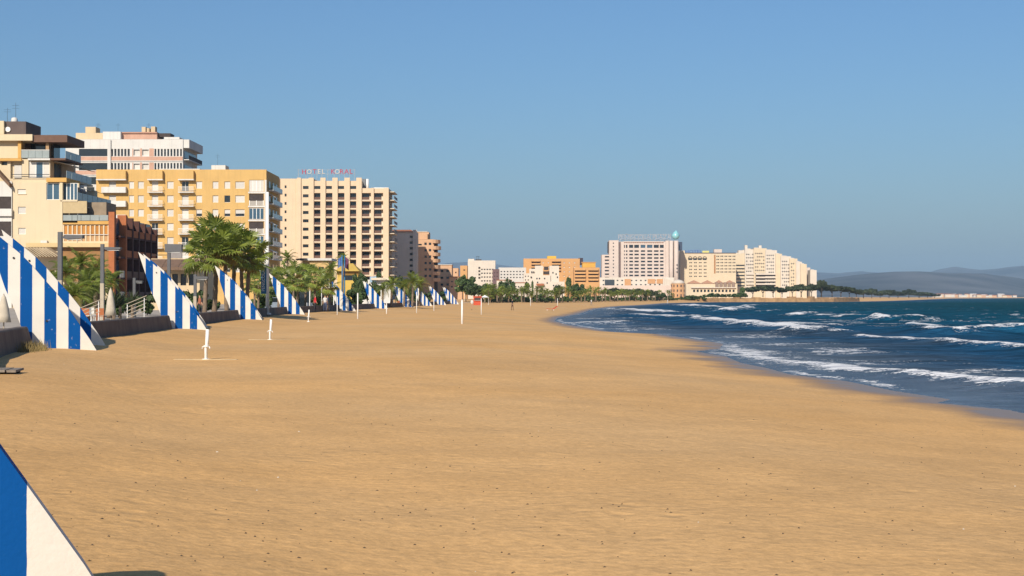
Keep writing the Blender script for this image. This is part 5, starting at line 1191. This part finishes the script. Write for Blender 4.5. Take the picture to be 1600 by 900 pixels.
# ------------------------------------------------------------------ people
skin = mat('skin', (.48,.27,.17), .6, .08, 4); hair = mat('hair', (.03,.02,.015), .7, .2, 6)
def person(loc, shirt, trou, label, rz=0.0, walk=.15, sit=False):
    J = [(0,0,.95),(0,0,1.15),(0,0,1.38),(0,0,1.5),(0,-.01,1.62),(0,-.01,1.72)]; rad = [.15,.135,.16,.06,.095,.085]; E = [(0,1),(1,2),(2,3),(3,4),(4,5)]
    for s in (-1,1):
        o = len(J); f = s*walk
        if sit: J += [(s*.1,0,.92),(s*.12,-.42,.93),(s*.12,-.44,.5),(s*.12,-.56,.46)]
        else: J += [(s*.09,0,.9),(s*.1,-f*.6,.48),(s*.1,-f*.7+ (.06 if f < 0 else 0),.07),(s*.11,-f*.7-.14,.03)]
        rad += [.1,.07,.045,.04]; E += [(0,o),(o,o+1),(o+1,o+2),(o+2,o+3)]
        o = len(J); J += [(s*.19,0,1.4),(s*.24,f*.3+.03,1.13),(s*.23,f*.6-.04,.9),(s*.225,f*.65-.06,.8)]; rad += [.06,.045,.035,.03]; E += [(2,o),(o,o+1),(o+1,o+2),(o+2,o+3)]
    me = bpy.data.meshes.new('body'); me.from_pydata(J, E, []); ob = bpy.data.objects.new('tmp_body', me); COL.objects.link(ob)
    md = ob.modifiers.new('s','SKIN'); md.use_smooth_shade = True; ob.modifiers.new('d','SUBSURF').levels = 1
    for i, v in enumerate(me.skin_vertices[0].data): v.radius = (rad[i],rad[i]*.8); v.use_root = i == 0
    m2 = bpy.data.meshes.new_from_object(ob.evaluated_get(bpy.context.evaluated_depsgraph_get())); bpy.data.objects.remove(ob); m2.name = 'body'
    m2.materials.clear()
    for m in (skin, shirt, trou, hair): m2.materials.append(m)
    for pl in m2.polygons:
        z = pl.center.z; x = abs(pl.center.x); y = pl.center.y
        pl.material_index = 3 if (z > 1.66 or (z > 1.56 and y > .03)) else (0 if z > 1.49 else (0 if (x > .185 and z < 1.12) else (1 if z > .97 else (2 if z > .09 else 3))))
    t = thing('person', label, 'person', loc, rz, None, 1.0 if not sit else 1.0); put('body', m2, t); return t
sh = lambda n, c: mat(n, c, .85, .1, 4)
def on_prom(px, d): p = at(px, 464, d); return (p.x, d, PZ)
person(on_prom(492.5,152), sh('cloth_red',(.55,.02,.03)), sh('cloth_dark',(.03,.03,.04)), 'person in a red top by the cafe behind the parapet wall', 2)
person(on_prom(508,156), sh('cloth_white',(.6,.58,.55)), sh('cloth_denim',(.08,.1,.18)), 'person in a white top and blue trousers left of the fifth fin', .3)
person(on_prom(512,157), sh('cloth_denim',(.08,.1,.18)), sh('cloth_grey',(.2,.2,.22)), 'person in blue beside the one in white', -2)
person(on_prom(318,118), sh('cloth_dark',(.03,.03,.04)), sh('cloth_dark',(.03,.03,.04)), 'person in dark clothes by the leftmost fan palm trunk', 1)
person(on_prom(312,122), sh('cloth_rust',(.35,.12,.06)), sh('cloth_dark',(.03,.03,.04)), 'person in a rust top left of the fan palm trunks', -1)
person(on_prom(458,160), sh('cloth_orange',(.6,.2,.08)), sh('cloth_grey',(.2,.2,.22)), 'person in orange above the fourth fin edge', .5)
def on_sand(px, py): k = ground(px, py, 0); return (k.x, k.y, gz(k.x,k.y))
person(on_sand(800.5,484), sh('cloth_dark',(.03,.03,.04)), sh('cloth_brown',(.12,.07,.05)), 'person in dark clothes walking alone on the far sand', 1.2)
person(on_sand(737.5,484), sh('cloth_white',(.6,.58,.55)), skin, 'person in white on the sand below the red kiosk', -.6)
person(on_sand(924,475.2), sh('cloth_white',(.6,.58,.55)), sh('cloth_grey',(.2,.2,.22)), 'person in white near the far water edge, left one', .6)
person(on_sand(1043,471.5), sh('cloth_white',(.6,.58,.55)), sh('cloth_white',(.6,.58,.55)), 'person in white on the far shore below the orange tower', .6)
# red lounger on the far sand
k = on_sand(861, 482); t = thing('red_lounger', 'small red beach lounger lying on the far sand', 'lounger', k, .3)
q = MB(); q.box(-.8,.5,-.3,.3,.28,.36); put('seat', q.mesh('seat', redp), t); q = MB(); q.prism([(.5,.3),(1.15,.75),(1.1,.82),(.45,.37)], -.3, .3); put('backrest', q.mesh('backrest', redp), t)
for x in (-.7,.4):
    for y in (-.26,.26): q = MB(); q.tube([(x,y,0),(x,y,.28)], [.03,.03], 5); put('leg', q.mesh('leg', white), t)
# scattered shells, weed and pebbles
rd = random.Random(3); mb = MB(); pts = []
for i in range(520):
    d = 9.6*(1/(1-rd.random()*.80)); a = rd.uniform(-.37,.37); pts.append((d*math.sin(a), d*math.cos(a)))
PZs = sand_z(np.array([p[0] for p in pts]), np.array([p[1] for p in pts]))
for (x, y), z, s in zip(pts, PZs[0], PZs[1]):
    if s < 2: continue
    mb.cur = 0 if rd.random() < .95 else 1; r = rd.uniform(.004,.011)*(1+y*.012); a = rd.uniform(0,6.3); c, sn = math.cos(a)*r*1.6, math.sin(a)*r*1.6
    mb.add([(x-c,y-sn,z),(x+sn*.6,y-c*.6,z),(x+c,y+sn,z),(x-sn*.6,y+c*.6,z),(x+c*.1,y,z+r*.9)], [(0,1,4),(1,2,4),(2,3,4),(3,0,4)])
tag(put('beach_debris', mb.mesh('beach_debris', [mat('debris_dark',(.09,.06,.035),.9,.3,5), mat('shell_pale',(.62,.55,.44),.7,.1,5)])), 'scattered dark weed bits and pale shells on the sand', 'debris', kind='stuff')

# ------------------------------------------------------------------ haze
hzm = bpy.data.materials.new('haze'); hzm.use_nodes = True; N = hzm.node_tree.nodes; N.remove(N['Principled BSDF']); pv = N.new('ShaderNodeVolumePrincipled')
pv.inputs['Color'].default_value = (.5,.75,1,1); pv.inputs['Density'].default_value = HAZE; pv.inputs['Anisotropy'].default_value = 0.0
hzm.node_tree.links.new(pv.outputs[0], N['Material Output'].inputs['Volume'])
mb = MB(); mb.box(-19000,19000,-19000,19000,-6,520); tag(put('haze', mb.mesh('haze', hzm)), kind='stuff')
